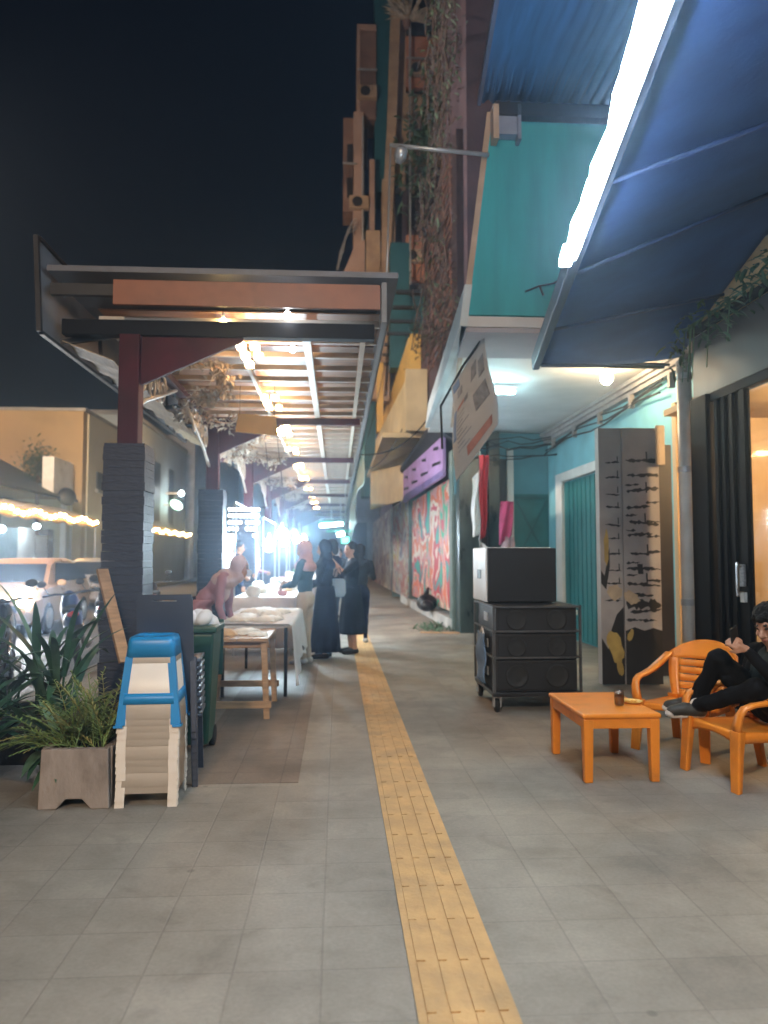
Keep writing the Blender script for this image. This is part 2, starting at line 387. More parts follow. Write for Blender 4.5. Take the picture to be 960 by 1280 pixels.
# small square lamps on two rails below the ceiling
M_wlamp = emat('warm_lamp', (1, .57, .25), 48)
lp = None
for y in (7.25, 7.6, 7.95, 9.6, 9.95, 10.25, 11.8, 12.1, 12.45, 14.2, 14.6, 16.6, 17., 19.2, 19.6, 22.4, 25.2, 28., 31.):
    for x in (-.93, -.80):
        if (y, x) in ((7.95, -.80), (9.95, -.80), (14.6, -.93)): continue
        if lp is None:
            lp = empty('ceiling_lamp', (x, y, 3.43), 'small square warm lamp lit under the canopy ceiling beside a twin', 'lamp', 'warm lamps in rows under the canopy')
            MB().box(x-.04, x+.04, y-.055, y+.055, 3.40, 3.445).build('diffuser', M_wlamp, lp)
            MB().box(x-.02, x+.02, y-.03, y+.03, 3.4455, 3.475).build('housing', M_purl, lp)
            MB().box(x-.008, x+.008, y-.01, y+.01, 3.4755, 3.56).build('stem', M_purl, lp)
        else:
            c = copy_tree(lp); c.location = (x, y, 3.43)
for (x, y, z, lb) in ((-.46, 6.78, 3.585, 'bare white bulb glowing just under the orange fascia board'), (-.46, 7.6, 3.5, 'bare white bulb glowing behind the dark front beam of the canopy')):
    o = empty('bare_bulb', (x, y, z), lb, 'bulb'); MB().ell((x, y, z), (.03, .03, .035)).build('glass_bulb', emat('cool_bulb', (.9, .95, 1), 60), o, True)
    MB().lathe([(.012, 0), (.016, .03), (.01, .08)], (x, y, z+.03), 10).build('socket', M_white, o)
o = empty('bare_bulb', (-1.06, 6.98, 3.57), 'bare yellow bulb glowing above the dark front beam of the canopy', 'bulb')
MB().ell((-1.06, 6.98, 3.57), (.035, .035, .04)).build('glass_bulb', emat('yellow_bulb', (1, .7, .3), 45), o, True); MB().lathe([(.012, 0), (.016, .03), (.01, .06)], (-1.06, 6.98, 3.60), 10).build('socket', M_white, o)

# dried leaf garlands hanging along the road side of the canopy
M_dry = mat('dried_leaf', (.40, .35, .28), .6, .4, 6)
random.seed(11)
for i, lb in enumerate(('pale dried leaf garland draped between the two nearest canopy posts', 'pale dried leaf garland hanging behind the yellow hanging board', 'pale dried leaf garland draped past the third canopy post', 'pale dried leaf garland hanging above the bright stall lamps', 'pale dried leaf garland farthest along the canopy')):
    y0 = 7.2+4.55*i; o = empty('leaf_garland', (-1.7, y0, 3.3), lb, 'garland', 'dried leaf garlands under the canopy')
    rope = []; lf = MB()
    for k in range(41):
        u = k/40; p = Vector((-1.62+.40*math.sin(u*7+i), y0+u*4.1, 3.42-.16*math.sin(u*math.pi)-.05*math.sin(u*23))); rope.append(p)
        for q in range(14):
            a = random.uniform(0, 6.28); lf.blade(p+V(random.gauss(0, .06), random.gauss(0, .06), random.gauss(0, .06)), (math.cos(a), math.sin(a), random.uniform(-1.2, .6)), random.uniform(.04, .11), random.uniform(.03, .055), random.uniform(.2, 1.6), 3, .5)
    MB().tube(rope, .008, 5).build('cord', M_wood, o); lf.build('leaves', M_dry, o)
# yellow hanging board
o = empty('hanging_board', (-1.0, 9.6, 3.1), 'tilted blank yellow board hanging under the canopy', 'sign')
MB().prism([(-1.26, 9.6, 3.22), (-.78, 9.52, 3.17), (-.76, 9.56, 2.93), (-1.30, 9.64, 2.99)], (.0, .012, 0)).build('board', mat('yellow_board', (.66, .40, .11), .55, .12, 4), o, bevel=.003)
MB().tube([(-1.24, 9.6, 3.2), (-1.24, 9.6, 3.57)], .004, 5).tube([(-.8, 9.53, 3.16), (-.8, 9.53, 3.57)], .004, 5).build('wire', M_blackm, o)
# green tarpaulin along the right eave, far along
tp = MB().grid(lambda u, v: (.47+.05*math.sin(u*17)*v, 13.5+16*u, 3.50-v*(.35+1.15*min(1, u*1.6)+.12*math.sin(u*21))), 60, 10)
tag(recentre(tp.build('tarpaulin', mat('dark_green_tarp', (.006, .07, .045), .5, .3, 3), solid=.006, smooth=True)), 'dark green tarpaulin hanging from the sidewalk edge of the canopy', 'tarpaulin')

# ================================================================ NEAR SHOP (right): dark frame, warm window, blue awning
shop = empty('corner_shop', (3.9, 4, 0), 'dark fronted shop with warm lit window behind the orange chairs', 'shop')
M_dframe = mat('dark_frame_paint', (.006, .007, .010), .7, .3, 5, spec=.15)
M_fascia = mat('grey_shop_fascia', (.022, .024, .027), .55, .25, 3)
M_tanwall = mat('tan_wall', (.46, .30, .15), .8, .2, 2.5, stain=(.3, .18, .09), samt=.5)
MB().box(3.66, 3.9, -4, 7.55, 3.02, 3.66).build('fascia', M_fascia, shop)
MB().box(3.60, 3.655, -4, 7.55, 3.66, 3.74).build('cornice', M_dframe, shop, bevel=.01)
MB().box(3.72, 3.9, -4, 7.5, 3.745, 4.2).build('tan_panel', M_tanwall, shop)
MB().box(3.75, 4.0, -4, 7.6, 4.2, 7.2).build('upper_wall', mat('dark_blue_wall', (.05, .065, .10), .7, .2, 2), shop)
MB().box(3.62, 3.95, 7.22, 7.56, 0, 3.02).build('corner_post', M_dframe, shop, bevel=.01)
f = MB()
for y0, y1 in ((6.59, 6.68), (6.80, 6.86), (6.95, 7.0), (7.08, 7.14)): f.box(3.66, 3.72, y0, y1, .02, 3.0)
f.box(3.69, 3.71, 6.58, 7.2, .0, 3.015); f.box(3.655, 3.76, 2.2, 7.2, 2.93, 3.015); f.box(3.655, 3.76, 2.2, 6.575, 0, .35); f.box(3.655, 3.76, 2.2, 2.3, .35, 2.93)
f.build('door_frame', M_dframe, shop, bevel=.004)
MB().box(3.69, 3.698, 2.3, 6.575, .352, 2.928).build('window_pane', M_gl, shop)
d = MB().box(3.58, 3.60, 6.63, 6.67, 1.05, 1.36).build('door_handle', M_chrome, shop, bevel=.006)
MB().box(3.6, 3.66, 6.64, 6.66, 1.08, 1.10).box(3.6, 3.66, 6.64, 6.66, 1.31, 1.33).build('bracket', M_chrome, d)
MB().box(3.63, 3.655, 6.62, 6.70, 1.14, 1.34).build('keypad', mat('grey_keypad', (.25, .25, .25), .5, .4, 60), shop, bevel=.005)
MB().box(3.625, 3.655, 6.61, 6.68, 1.0, 1.09).build('notice', M_white, shop, bevel=.002)
MB().box(3.66, 3.9, -4, 2.2, 0, 3.015).build('side_wall', M_dframe, shop)
MB().box(5.9, 6.0, 1, 8.6, 0, 3.2).box(3.9, 5.9, 8.5, 8.6, 0, 3.2).build('room_wall', mat('warm_plaster', (.62, .42, .22), .8, .15, 1.5, stain=(.5, .3, .14), samt=.5), shop)
MB().box(3.76, 5.9, 1, 8.5, 3.03, 3.1).build('room_ceiling', M_tanwall, shop)
MB().box(5.3, 5.6, 5, 8.49, 1.75, 2.25).build('dark_shelf', mat('dark_wood', (.03, .024, .02), .5, .3, 5), shop)
MB().box(5.35, 5.55, 5, 8.49, .0, .9).build('counter', M_wood, shop)
r_ = MB(); r_.tube([(5.87, 9.9+0, 2.75)]*2, .001, 3) if False else None
ring = [(5.6+.0, 8.47, 0)]
rg = MB().tube([(4.62+.13*math.cos(a*.3307), 8.48, 2.55+.13*math.sin(a*.3307)) for a in range(19)], .018, 6, closed=True)
rg.box(4.5, 4.74, 8.46, 8.49, 2.72, 2.75)
rg.build('ring_sign', M_dframe, shop)
lam = MB().ell((4.9, 6.6, 2.8), (.12, .12, .1)).build('room_lamp', emat('room_bulb', (1, .66, .32), 330), shop, True)
# blue awning with the light strip on its edge
aw = empty('shop_awning', (2.6, 6, 3.5), 'big blue canvas awning sloping over the orange furniture', 'awning')
OUT = lambda y: Vector((1.33+.1665*(y-2.8), y, 3.62-.005*(y-3)))
def INN(y):
    z = 3.62 if y > 8.1 else 3.62+(8.1-y)*.33 if y > 5.6 else 4.445+(5.6-y)*.03
    return Vector((3.78, y, z))
NY = 44
def awn(u, v):
    y = 8.41-u*12; a = OUT(y); b = INN(y-.3*v*(1-u)); p = a.lerp(b, v)
    p.z -= .035*math.sin(v*math.pi)*(1-.6*abs(math.sin(u*12/.9*math.pi/2)))
    return p
M_awn = mat('blue_canvas', (.036, .10, .31), .8, .25, 2, bump=.2, bscale=25, stain=(.02, .05, .15), samt=.5, sscale=.9)
MB().grid(awn, 72, 14, (0, 0, .02)).build('canvas', M_awn, aw, True)
for yv in (8.3, 7.0, 5.6, 4.2, 2.6, .8, -1.2): MB().tube([OUT(yv)+V(.02, 0, -.035), INN(yv)+V(-.03, 0, -.035)], .016, 8).build('rafter', mat('rafter_blue', (.03, .06, .16), .5, .2, 5), aw, True)
bx = MB().prism([OUT(8.45)+V(-.06, 0, -.055), OUT(8.45)+V(.02, 0, -.055), OUT(8.45)+V(.02, 0, .10), OUT(8.45)+V(-.07, 0, .10)], OUT(-3.6)-OUT(8.45))
bx.build('front_rail', mat('awning_rail', (.045, .055, .09), .5, .2, 3), aw, bevel=.01)
MB().box(2.3, 3.72, 8.35, 8.40, 3.56, 3.62).build('end_rail', M_dframe, aw)
M_led = emat('led_strip', (.68, .86, 1), 56)
led = MB(); random.seed(5); y = 5.2
while y > -3.2:
    ln = random.uniform(.16, .34); w = random.uniform(.055, .085); a = OUT(y)+V(-.10-random.uniform(0, .03), 0, -.12); b = OUT(y-ln)+V(-.10-random.uniform(0, .03), 0, -.12)
    led.bar(a, b, w*1.1, .06); y -= ln+.004
o = empty('led_light_strip', (1.7, 5.35, 3.4), 'dazzling white light strip running along the awning edge', 'light strip')
led.build('glowing_tubes', M_led, o, bevel=.012)
MB().bar(OUT(5.24)+V(-.045, 0, -.072), OUT(-3.3)+V(-.045, 0, -.072), .02, .03).build('backing', M_white, o)
# ivy on the shop cornice
iv = MB(); random.seed(21)
for k in range(300):
    y = random.uniform(4.2, 7.7); t_ = random.random()
    p = V(3.585-random.uniform(0, .16), y, 3.86-abs(random.gauss(0, .16))-.35*max(0, (y-6.6))*random.random()-.1*math.sin(y*5))
    a = random.uniform(0, 6.28); iv.blade(p, (math.cos(a), math.sin(a), random.uniform(-1, .3)), random.uniform(.06, .17), random.uniform(.025, .05), .9, 3)
o = empty('hanging_ivy', (3.6, 6.5, 3.7), 'dark green ivy trailing over the cornice of the corner shop', 'plant')
iv.build('leaves', M_leafd, o); st = MB()
for k in range(14):
    y = random.uniform(4.4, 7.5); st.tube([(3.59, y, 3.76), (3.54, y+.1, 3.7), (3.53, y+.15, 3.4-random.random()*.3)], .006, 5)
st.tube([(3.59, 4.3, 3.765), (3.585, 6, 3.77), (3.59, 7.6, 3.765)], .008, 5); st.build('stem', M_leafm, o)
# white drain pipe
o = empty('drain_pipe', (3.66, 7.9, 0), 'white drain pipe standing beside the grey brick mural board', 'pipe')
MB().tube([(3.69, 7.82, .0), (3.69, 7.82, 3.5)], .075, 16).build('pipe', mat('pipe_white', (.74, .71, .66), .5, .15, 3, stain=(.38, .33, .28), samt=.5), o, True)
for z in (.9, 2.3, 3.3): MB().lathe([(.078, 0), (.084, .005), (.084, .06), (.078, .065)], (3.69, 7.82, z), 16).build('clamp', M_zinc, o)

# painted board with grey bricks
pn = empty('mural_board', (3.25, 8.3, 0), 'tall folding board painted with grey bricks and yellow patches', 'mural')
M_pg = mat('grey_board_paint', (.34, .32, .312), .7, .12, 4, stain=(.20, .185, .18), samt=.6)
MB().box(2.885, 3.14, 8.22, 8.34, .02, 2.84).box(3.145, 3.56, 8.20, 8.32, .02, 2.84).build('panel', M_pg, pn, bevel=.004)
MB().box(3.565, 3.72, 8.24, 8.34, .10, 2.66).build('dark_wing', M_steel_dark, pn)
M_bp = mat('black_mural_paint', (.012, .011, .011), .6, .3, 8)
random.seed(31); pt = MB()
def ragged(x0, x1, z, h, yy):
    sl = random.uniform(-.10, .10); n = max(4, int((x1-x0)/.022)); top = []; bot = []
    for i in range(n+1):
        x = x0+(x1-x0)*i/n; w = h*(.35+1.5*random.random())*(1 if 0 < i < n else .2); zz = z+random.uniform(-.006, .006)+sl*(x-x0)
        top.append((x, yy, zz+w*.5)); bot.append((x, yy, zz-w*.5))
    pt.prism(top+bot[::-1], (0, .002, 0))
z = .95; row = 0
while z < 2.6:
    ragged(2.93+random.random()*.03, 3.12, z+random.uniform(-.02, .02), .014, 8.2165)
    ragged(3.17+random.random()*.05, 3.42+random.random()*.13, z+.05*random.random(), .028, 8.1965)
    if random.random() < .5: ragged(3.17, 3.25+random.random()*.1, z+.09+random.uniform(-.02, .02), .02, 8.1959)
    if random.random() < .7: ragged(3.40, 3.555, z+.04+random.uniform(-.03, .03), .022, 8.1963)
    x = 3.25+.13*(row % 2)+random.random()*.05
    if row % 2: pt.prism([(x, 8.1967, z), (x+.015, 8.1967, z), (x+.012, 8.1967, z+.12), (x-.004, 8.1967, z+.12)], (0, .002, 0))
    x = 3.09; pt.prism([(x, 8.2163, z-.0), (x+.012, 8.2163, z), (x+.01, 8.2163, z+.07), (x, 8.2163, z+.07)], (0, .002, 0))
    z += .15+random.random()*.03; row += 1
# black bands at the foot
pt.prism([(3.148, 8.1961, .02), (3.558, 8.1961, .02), (3.558, 8.1961, .60), (3.46, 8.1961, .63), (3.36, 8.1961, .60), (3.25, 8.1961, .64), (3.148, 8.1961, .60)], (0, .002, 0))
pt.prism([(2.888, 8.2158, .02), (3.138, 8.2158, .02), (3.138, 8.2158, .86), (3.06, 8.2158, .78), (3.0, 8.2158, .62), (2.96, 8.2158, .40), (2.888, 8.2158, .52)], (0, .002, 0))
pt.prism([(2.89, 8.2156, 1.12), (2.945, 8.2156, 1.05), (2.99, 8.2156, 1.30), (2.99, 8.2156, 1.52), (2.93, 8.2156, 1.20), (2.89, 8.2156, 1.26)], (0, .002, 0))
ragged(3.16, 3.55, .90, .07, 8.1959); ragged(3.2, 3.55, .80, .025, 8.1957); ragged(3.16, 3.5, .72, .02, 8.1957)
pt.prism([(3.30, 8.1953, 1.22), (3.36, 8.1953, 1.22), (3.35, 8.1953, 1.33), (3.29, 8.1953, 1.33)], (0, .001, 0))
pt.build('black_paint', M_bp, pn)
M_yp = mat('ochre_mural_paint', (.36, .25, .07), .6, .3, 7)
M_yp2 = mat('cream_mural_paint', (.42, .33, .22), .6, .25, 7)
yp = MB()
def blob(cx, cz, rx, rz, yy, rot=0, n=16, seed=0):
    rnd = random.Random(seed); return [(cx+(rx*math.cos(a)*math.cos(rot)-rz*math.sin(a)*math.sin(rot))*q, yy, cz+(rx*math.cos(a)*math.sin(rot)+rz*math.sin(a)*math.cos(rot))*q) for a, q in [(2*math.pi*i/n, rnd.uniform(.78, 1.12)) for i in range(n)]]
yp.prism(blob(3.04, .42, .085, .2, 8.2150, .3, seed=1), (0, .001, 0)).prism(blob(3.085, .2, .035, .1, 8.2148, .2, seed=2), (0, .001, 0))
MB().prism(blob(2.955, 1.52, .03, .2, 8.2152, seed=3), (0, .001, 0)).build('ochre_paint', M_yp, pn)
yp.build('ochre_paint', M_yp, pn); MB().prism(blob(3.20, .55, .03, .07, 8.1951, -.3, seed=5), (0, .001, 0)).build('ochre_paint', M_yp, pn)
MB().prism(blob(3.04, 1.02, .10, .09, 8.2152, -.4, seed=7), (0, .001, 0)).prism(blob(3.22, .96, .10, .07, 8.1949, -.6, seed=8), (0, .001, 0)).build('cream_paint', M_yp2, pn)
o = empty('notice_board', (3.64, 8.1, 2.4), 'small cream plate fixed high beside the drain pipe', 'plate')
MB().box(3.50, 3.60, 8.12, 8.15, 2.42, 2.86).build('plate', mat('cream_plate', (.5, .40, .28), .6, .15, 5), o, bevel=.005)
MB().tube([(3.53, 8.16, 2.5), (3.53, 8.19, 2.5)], .01, 6).build('screw', M_zinc, o)

# ================================================================ GREEN SHOPHOUSE with the porch
gs = empty('green_shophouse', (3.2, 11, 0), 'shophouse with turquoise green upper wall jutting over an open porch', 'building')
M_green = mat('turquoise_wall', (.028, .32, .36), .7, .12, 2, bump=.15, bscale=12, stain=(.020, .21, .235), samt=.6, sscale=1.2, stretch=(2.5, 1, .35))
M_soff = mat('soffit_white', (.56, .56, .55), .75, .1, 2, stain=(.42, .42, .40), samt=.5, sscale=.7)
M_lblue = mat('light_blue_wall', (.16, .40, .47), .7, .14, 2.5, stain=(.12, .27, .31), samt=.5)
MB().prism([(1.31, 7.72, 3.93), (4.05, 7.72, 3.93), (4.05, 7.72, 6.1), (1.60, 7.72, 6.1)], (0, .18, 0)).build('end_wall', M_green, gs)
# the slanting street face edge
MB().prism([(1.27, 7.715, 3.8), (1.33, 7.705, 3.8), (1.625, 7.705, 6.12), (1.565, 7.715, 6.12)], (.80, 6.1, 0)).build('street_face', mat('peach_plaster', (.42, .30, .21), .75, .2, 3, stain=(.25, .18, .13), samt=.6), gs)
MB().prism([(1.255, 7.69, 3.80), (1.335, 7.69, 3.80), (1.39, 7.69, 4.24), (1.31, 7.69, 4.24)], (.355, 6.2, 0)).build('pale_fascia', mat('pale_blue_fascia', (.50, .56, .58), .7, .12, 2.5, stain=(.35, .38, .38), samt=.5), gs)
MB().prism([(1.34, 7.74, 3.81), (4.06, 7.74, 3.81), (4.06, 14.45, 3.81), (1.73, 14.45, 3.81)], (0, 0, .11)).build('soffit', M_soff, gs)
MB().prism([(1.33, 7.735, 3.80), (4.06, 7.735, 3.80), (4.06, 8.75, 3.80), (1.40, 8.75, 3.80)], (0, 0, -.05)).build('soffit_drop', mat('soffit_grey', (.36, .33, .35), .75, .1, 2), gs)
MB().box(4.06, 4.2, 8.35, 14.4, 0, 3.8).build('porch_wall', M_lblue, gs)
c = MB()
for k, (dz, dx) in enumerate(((3.62, .10), (3.68, .14), (3.74, .18))): c.box(4.06-dx, 4.059, 8.4, 14.35, dz-.02, dz+.035)
c.build('porch_cornice', mat('grey_cornice', (.23, .22, .22), .7, .2, 4), gs)
for i in range(9): MB().box(3.93, 4.0, 8.7+i*.62, 8.76+i*.62, 3.42, 3.60).build('corbel', MATS['grey_cornice'], gs) if i % 2 == 0 else None
dr = MB().box(4.02, 4.055, 10.6, 13.25, .02, 2.72).build('roller_door', mat('teal_door', (.010, .12, .13), .5, .2, 4, stain=(.008, .07, .08), samt=.6, stretch=(1, 8, 1)), gs)
s_ = MB()
for k in range(11): s_.box(4.008, 4.019, 10.75+k*.22, 10.78+k*.22, .05, 2.7)
s_.build('rib', MATS['teal_door'], dr)
MB().box(3.985, 4.018, 12.6, 13.2, .44, .52).build('latch', M_white, dr)
f = MB().box(3.96, 4.058, 13.25, 13.6, 0, 2.9).box(3.96, 4.058, 9.9, 13.25, 2.74, 2.9); f.build('door_frame', mat('pale_frame', (.55, .56, .55), .6, .1, 3, stain=(.36, .36, .34), samt=.5), gs, bevel=.01)
# back of the porch, facing the street
MB().box(2.25, 4.06, 14.42, 14.6, 2.62, 3.80).build('back_wall', mat('blue_back_wall', (.08, .22, .27), .7, .15, 2.5), gs)
gt = MB().box(3.38, 4.055, 14.40, 14.44, .05, 2.62).build('gate', mat('teal_gate', (.008, .10, .11), .5, .2, 4), gs)
b = MB()
for (z0, z1) in ((.1, 1.35), (1.35, 2.5)):
    b.bar((3.42, 14.385, z0), (4.02, 14.385, z1), .02, .035); b.bar((4.02, 14.382, z0), (3.42, 14.382, z1), .02, .035)
for z in (.08, 1.35, 2.55): b.bar((3.39, 14.38, z), (4.05, 14.38, z), .03, .05)
b.build('brace', mat('teal_brace', (.006, .07, .08), .5, .2, 4), gt)
M_pil = mat('dark_marble_pillar', (.035, .055, .055), .3, .55, 5, stain=(.10, .13, .12), samt=.35, sscale=3, stretch=(1, 1, .4))
for (x0, x1, y0) in ((2.27, 2.68, 14.1), (2.86, 3.08, 14.25), ): MB().box(x0, x1, y0, y0+.5, 0, 3.80).build('pillar', M_pil, gs, bevel=.01)
MB().box(2.68, 2.86, 14.45, 14.6, 0, 2.62).box(3.08, 3.24, 14.41, 14.6, 0, 3.3).build('dark_infill', M_steel_dark, gs)
MB().box(3.25, 3.37, 14.36, 14.5, 0, 3.5).build('pale_jamb', MATS['pale_frame'], gs)
# tangled cables in the corner
cbl = MB(); random.seed(17)
for k in range(6):
    z = random.uniform(3.3, 3.7); cbl.tube([(2.3+q*.22, 14.1-.0*q-.3*(q/8)+random.uniform(-.03, .03), z-.14*math.sin(q/8*math.pi)*random.random()) for q in range(9)], .012, 5)
for k in range(3):
    z = 3.55-.07*k; cbl.tube([(3.98-.02*k, 14.2-q*.65, z-.05*math.sin(q*1.3+k)) for q in range(9)], .014, 5)
tag(cbl.build('cables', M_rubber), 'sagging black cables strung under the porch ceiling', 'cable')
# corrugated roof above
def corr(u, v):
    y = 7.66-u*7; x0 = 1.5-.1*(7.9-y)/1.0*1.0; x0 = 1.50-.092*(7.9-y); x = x0+(3.74-x0)*v
    return V(x, y, 6.20+.02*u+.022*math.sin(x/.11*2*math.pi))
M_corr = mat('blue_corrugated_metal', (.07, .2, .46), .5, .2, 2, metal=.2, stain=(.03, .07, .16), samt=.5, stretch=(5, .5, 1))
MB().grid(corr, 10, 180, (0, 0, .006)).build('corrugated_roof', M_corr, gs, True)
MB().box(1.62, 3.74, 7.58, 7.70, 6.02, 6.16).build('roof_beam', M_steel_dark, gs); MB().box(1.2, 3.74, 5.0, 5.08, 6.08, 6.17).build('roof_beam', M_steel_dark, gs)
MB().bar((1.47, 7.66, 6.19), (.88, .66, 6.21), .04, .08).build('roof_trim', mat('roof_trim', (.14, .15, .24), .5, .2, 4), gs)
MB().box(1.60, 1.66, 7.56, 7.714, 5.75, 6.12).build('end_bracket', MATS['peach_plaster'], gs)
MB().box(1.665, 1.86, 7.6, 7.714, 5.82, 6.015).box(1.865, 1.90, 7.58, 7.714, 5.76, 6.14).build('box_gutter', mat('gutter_grey', (.2, .22, .28), .5, .2, 5), gs)
cr = MB().tube([(1.95, 7.70, 4.18), (2.1, 7.69, 4.24), (2.25, 7.69, 4.27), (2.45, 7.70, 4.40)], .010, 5).tube([(2.1, 7.69, 4.24), (2.14, 7.69, 4.14)], .012, 5)
tag(cr.build('wire_bracket', M_blackm), 'bent black wire fixed low on the turquoise wall', 'wire')
# warm bulb and cool tube under the porch
o = empty('porch_bulb', (3.35, 9.2, 3.66), 'round warm bulb glowing under the porch ceiling above the mural board', 'bulb')
MB().ell((3.35, 9.2, 3.64), (.075, .075, .08)).build('glass_bulb', emat('porch_warm', (1, .70, .38), 260), o, True)
MB().lathe([(.02, 0), (.026, .05), (.02, .10)], (3.35, 9.2, 3.705), 10).build('socket', M_white, o)
o = empty('tube_lamp', (2.3, 10.2, 3.74), 'cool tube lamp fixed under the porch ceiling behind the banner', 'lamp')
MB().tube([(1.85, 10.35, 3.70), (2.45, 10.35, 3.70)], .02, 10).build('tube', emat('cool_tube', (.55, .95, 1), 220), o, True)
MB().box(1.83, 2.47, 10.31, 10.39, 3.725, 3.745).build('fitting', M_white, o)

# white printed banner hanging from the soffit edge
bn = empty('banner', (1.55, 8.3, 3), 'crooked white printed banner hanging from the soffit edge', 'banner')
A, B_, C_, D_ = V(1.47, 7.95, 3.86), V(1.30, 8.6, 3.36), V(1.33, 8.55, 2.26), V(1.76, 8.15, 2.86)
A2 = V(1.56, 7.95, 3.80)
def bsurf(u, v):
    top = B_.lerp(A2, u); bot = C_.lerp(D_, u); p = top.lerp(bot, v)
    return p+V(.015*math.sin(v*7+u*3), -.03*math.sin(u*6+v*2)-.02*math.sin(v*11), 0)
MB().grid(bsurf, 24, 36, (0, .004, 0)).build('cloth', mat('banner_cloth', (.40, .41, .42), .7, .1, 5, stain=(.27, .29, .31), samt=.6), bn, True)
pr = MB(); pr2 = MB(); pr3 = MB(); random.seed(9)
def patch(mb, u0, u1, v0, v1):
    mb.grid(lambda a, b: bsurf(u0+(u1-u0)*a, v0+(v1-v0)*b)+V(-.001, -.006, 0), 6, 8, (0, .002, 0))
for (u0, u1, v0, v1) in ((.55, .72, .10, .26), (.78, .92, .16, .34), (.60, .90, .42, .60), (.12, .26, .12, .2), (.34, .46, .3, .36)): patch(pr, u0, u1, v0, v1)
for k in range(9): patch(pr, .12, .12+random.uniform(.15, .36), .40+k*.045, .412+k*.045)
patch(pr2, .30, .86, .80, .90); patch(pr2, .12, .34, .30, .335)
patch(pr3, .03, .2, .02, .10); patch(pr3, .02, .10, .3, .62)
pr.build('grey_print', mat('banner_grey', (.20, .21, .23), .7, .35, 12), bn, True); pr2.build('red_print', mat('banner_red', (.34, .15, .12), .7, .2, 8), bn, True); pr3.build('blue_print', mat('banner_blue', (.16, .24, .40), .7, .2, 8), bn, True)
MB().tube([(1.62, 7.9, 3.86), (1.40, 8.35, 3.55), (1.22, 8.9, 3.2), (1.25, 9.0, 2.7)], .016, 6).build('pole', M_blackm, bn)
# red and white flag, pink cloth
fl = empty('flag', (2.3, 12.5, 2), 'red and white flag hanging limp in front of the dark pillar', 'flag')
def fl_s(x0, x1):
    return lambda u, v: V(x0+(x1-x0)*u+.03*math.sin(v*9+u*4)+(.10*v*u if x0 < 2.35 else 0), 12.6+.05*math.sin(u*9+v*3), 3.06-1.35*v-.12*u*v)
MB().grid(lambda u, v: V(2.23+(.16-.05*v)*u+.012*math.sin(v*9)+.02, 12.6+.05*math.sin(u*8+v*3), 2.92-.20*(1-u)-(.98+.16*u)*v), 10, 24, (0, .005, 0)).build('white_half', M_cloth, fl, True)
MB().grid(lambda u, v: V(2.37+(.15-.04*v)*u+.012*math.sin(v*9+1), 12.585+.05*math.sin(u*8+v*3+2), 3.12-(1.45-.1*u)*v), 10, 24, (0, .005, 0)).build('red_half', mat('red_cloth', (.42, .022, .03), .8, .2, 6), fl, True)
MB().tube([(2.38, 12.62, 1.2), (2.40, 12.64, 3.2)], .012, 6).build('pole', M_zinc, fl)
tag(recentre(MB().grid(lambda u, v: V(2.95+.24*u-.04*v, 13.6+.04*math.sin(u*9+v*4), 2.42-.62*v-.18*(1-u)*v), 10, 14, (0, .005, 0)).build('pink_cloth', mat('pink_cloth', (.45, .06, .16), .8, .2, 6), None, True)), 'pink cloth hanging between the dark pillars beside the teal gate', 'cloth')
tag(recentre(MB().grid(lambda u, v: V(2.95+.24*u-.02*v+.02*math.sin(v*9), 13.62+.05*math.sin(u*9+v*4), 1.78-.75*v), 10, 14, (0, .005, 0)).build('pale_cloth', mat('pale_pink_cloth', (.42, .30, .34), .8, .25, 9), None, True)), 'pale patterned cloth hanging below the pink cloth', 'cloth')
tag(recentre(MB().grid(lambda u, v: V(2.42+.13*u+.03*math.sin(v*8), 12.8+.05*math.sin(u*9+v*4), 1.68-.5*v-.1*u), 8, 14, (0, .005, 0)).build('white_rag', M_cloth, None, True)), 'crumpled white rag hanging below the red and white flag', 'cloth')

# ================================================================ MURAL SHOPHOUSE
ms = empty('mural_shophouse', (2.6, 20, 0), 'old shophouse with graffiti shutter, purple signboard and rusty grilles above', 'building')
c_ = [srgb(205, 190, 180), srgb(190, 60, 60), srgb(205, 110, 60), srgb(220, 205, 190), srgb(70, 160, 130), srgb(150, 60, 80), srgb(190, 140, 130), srgb(60, 120, 120)]
M_mur = mural_mat('graffiti', [srgb(40, 180, 150), srgb(70, 150, 150), srgb(215, 50, 60), srgb(240, 215, 195), srgb(235, 110, 55), srgb(215, 150, 150), srgb(50, 175, 130), srgb(205, 45, 70)], .8, .7, 3.1, 0)
M_mur2 = mural_mat('graffiti_far', [srgb(200, 165, 50), srgb(200, 195, 180), srgb(190, 110, 90), srgb(190, 190, 185), srgb(110, 90, 120), srgb(210, 180, 90)], .8, 1.4, 7.7)
sh = MB().prism([(2.28, 15.1, .32), (2.12, 21.6, .32), (2.12, 21.6, 3.0), (2.28, 15.1, 3.0)], (.05, 0, 0)).build('shutter', M_mur, ms)
MB().prism([(2.18, 14.62, 0), (1.98, 24, 0), (1.98, 24, .22), (2.18, 14.62, .22)], (.5, 0, 0)).build('plinth', mat('plinth_white', (.5, .48, .45), .75, .2, 3, stain=(.25, .23, .2), samt=.6), ms, bevel=.02)
for (yy, xx) in ((14.75, 2.2), (21.9, 2.06), (27.4, 1.96)): MB().box(xx, xx+.45, yy-.18, yy+.18, .0, 3.5).build('pier', mat('grey_green_pier', (.13, .17, .15), .7, .25, 4), ms, bevel=.02)
MB().prism([(2.05, 22.2, .2), (1.97, 27.2, .2), (1.97, 27.2, 3.2), (2.05, 22.2, 3.2)], (.06, 0, 0)).build('far_shutter', M_mur2, ms)
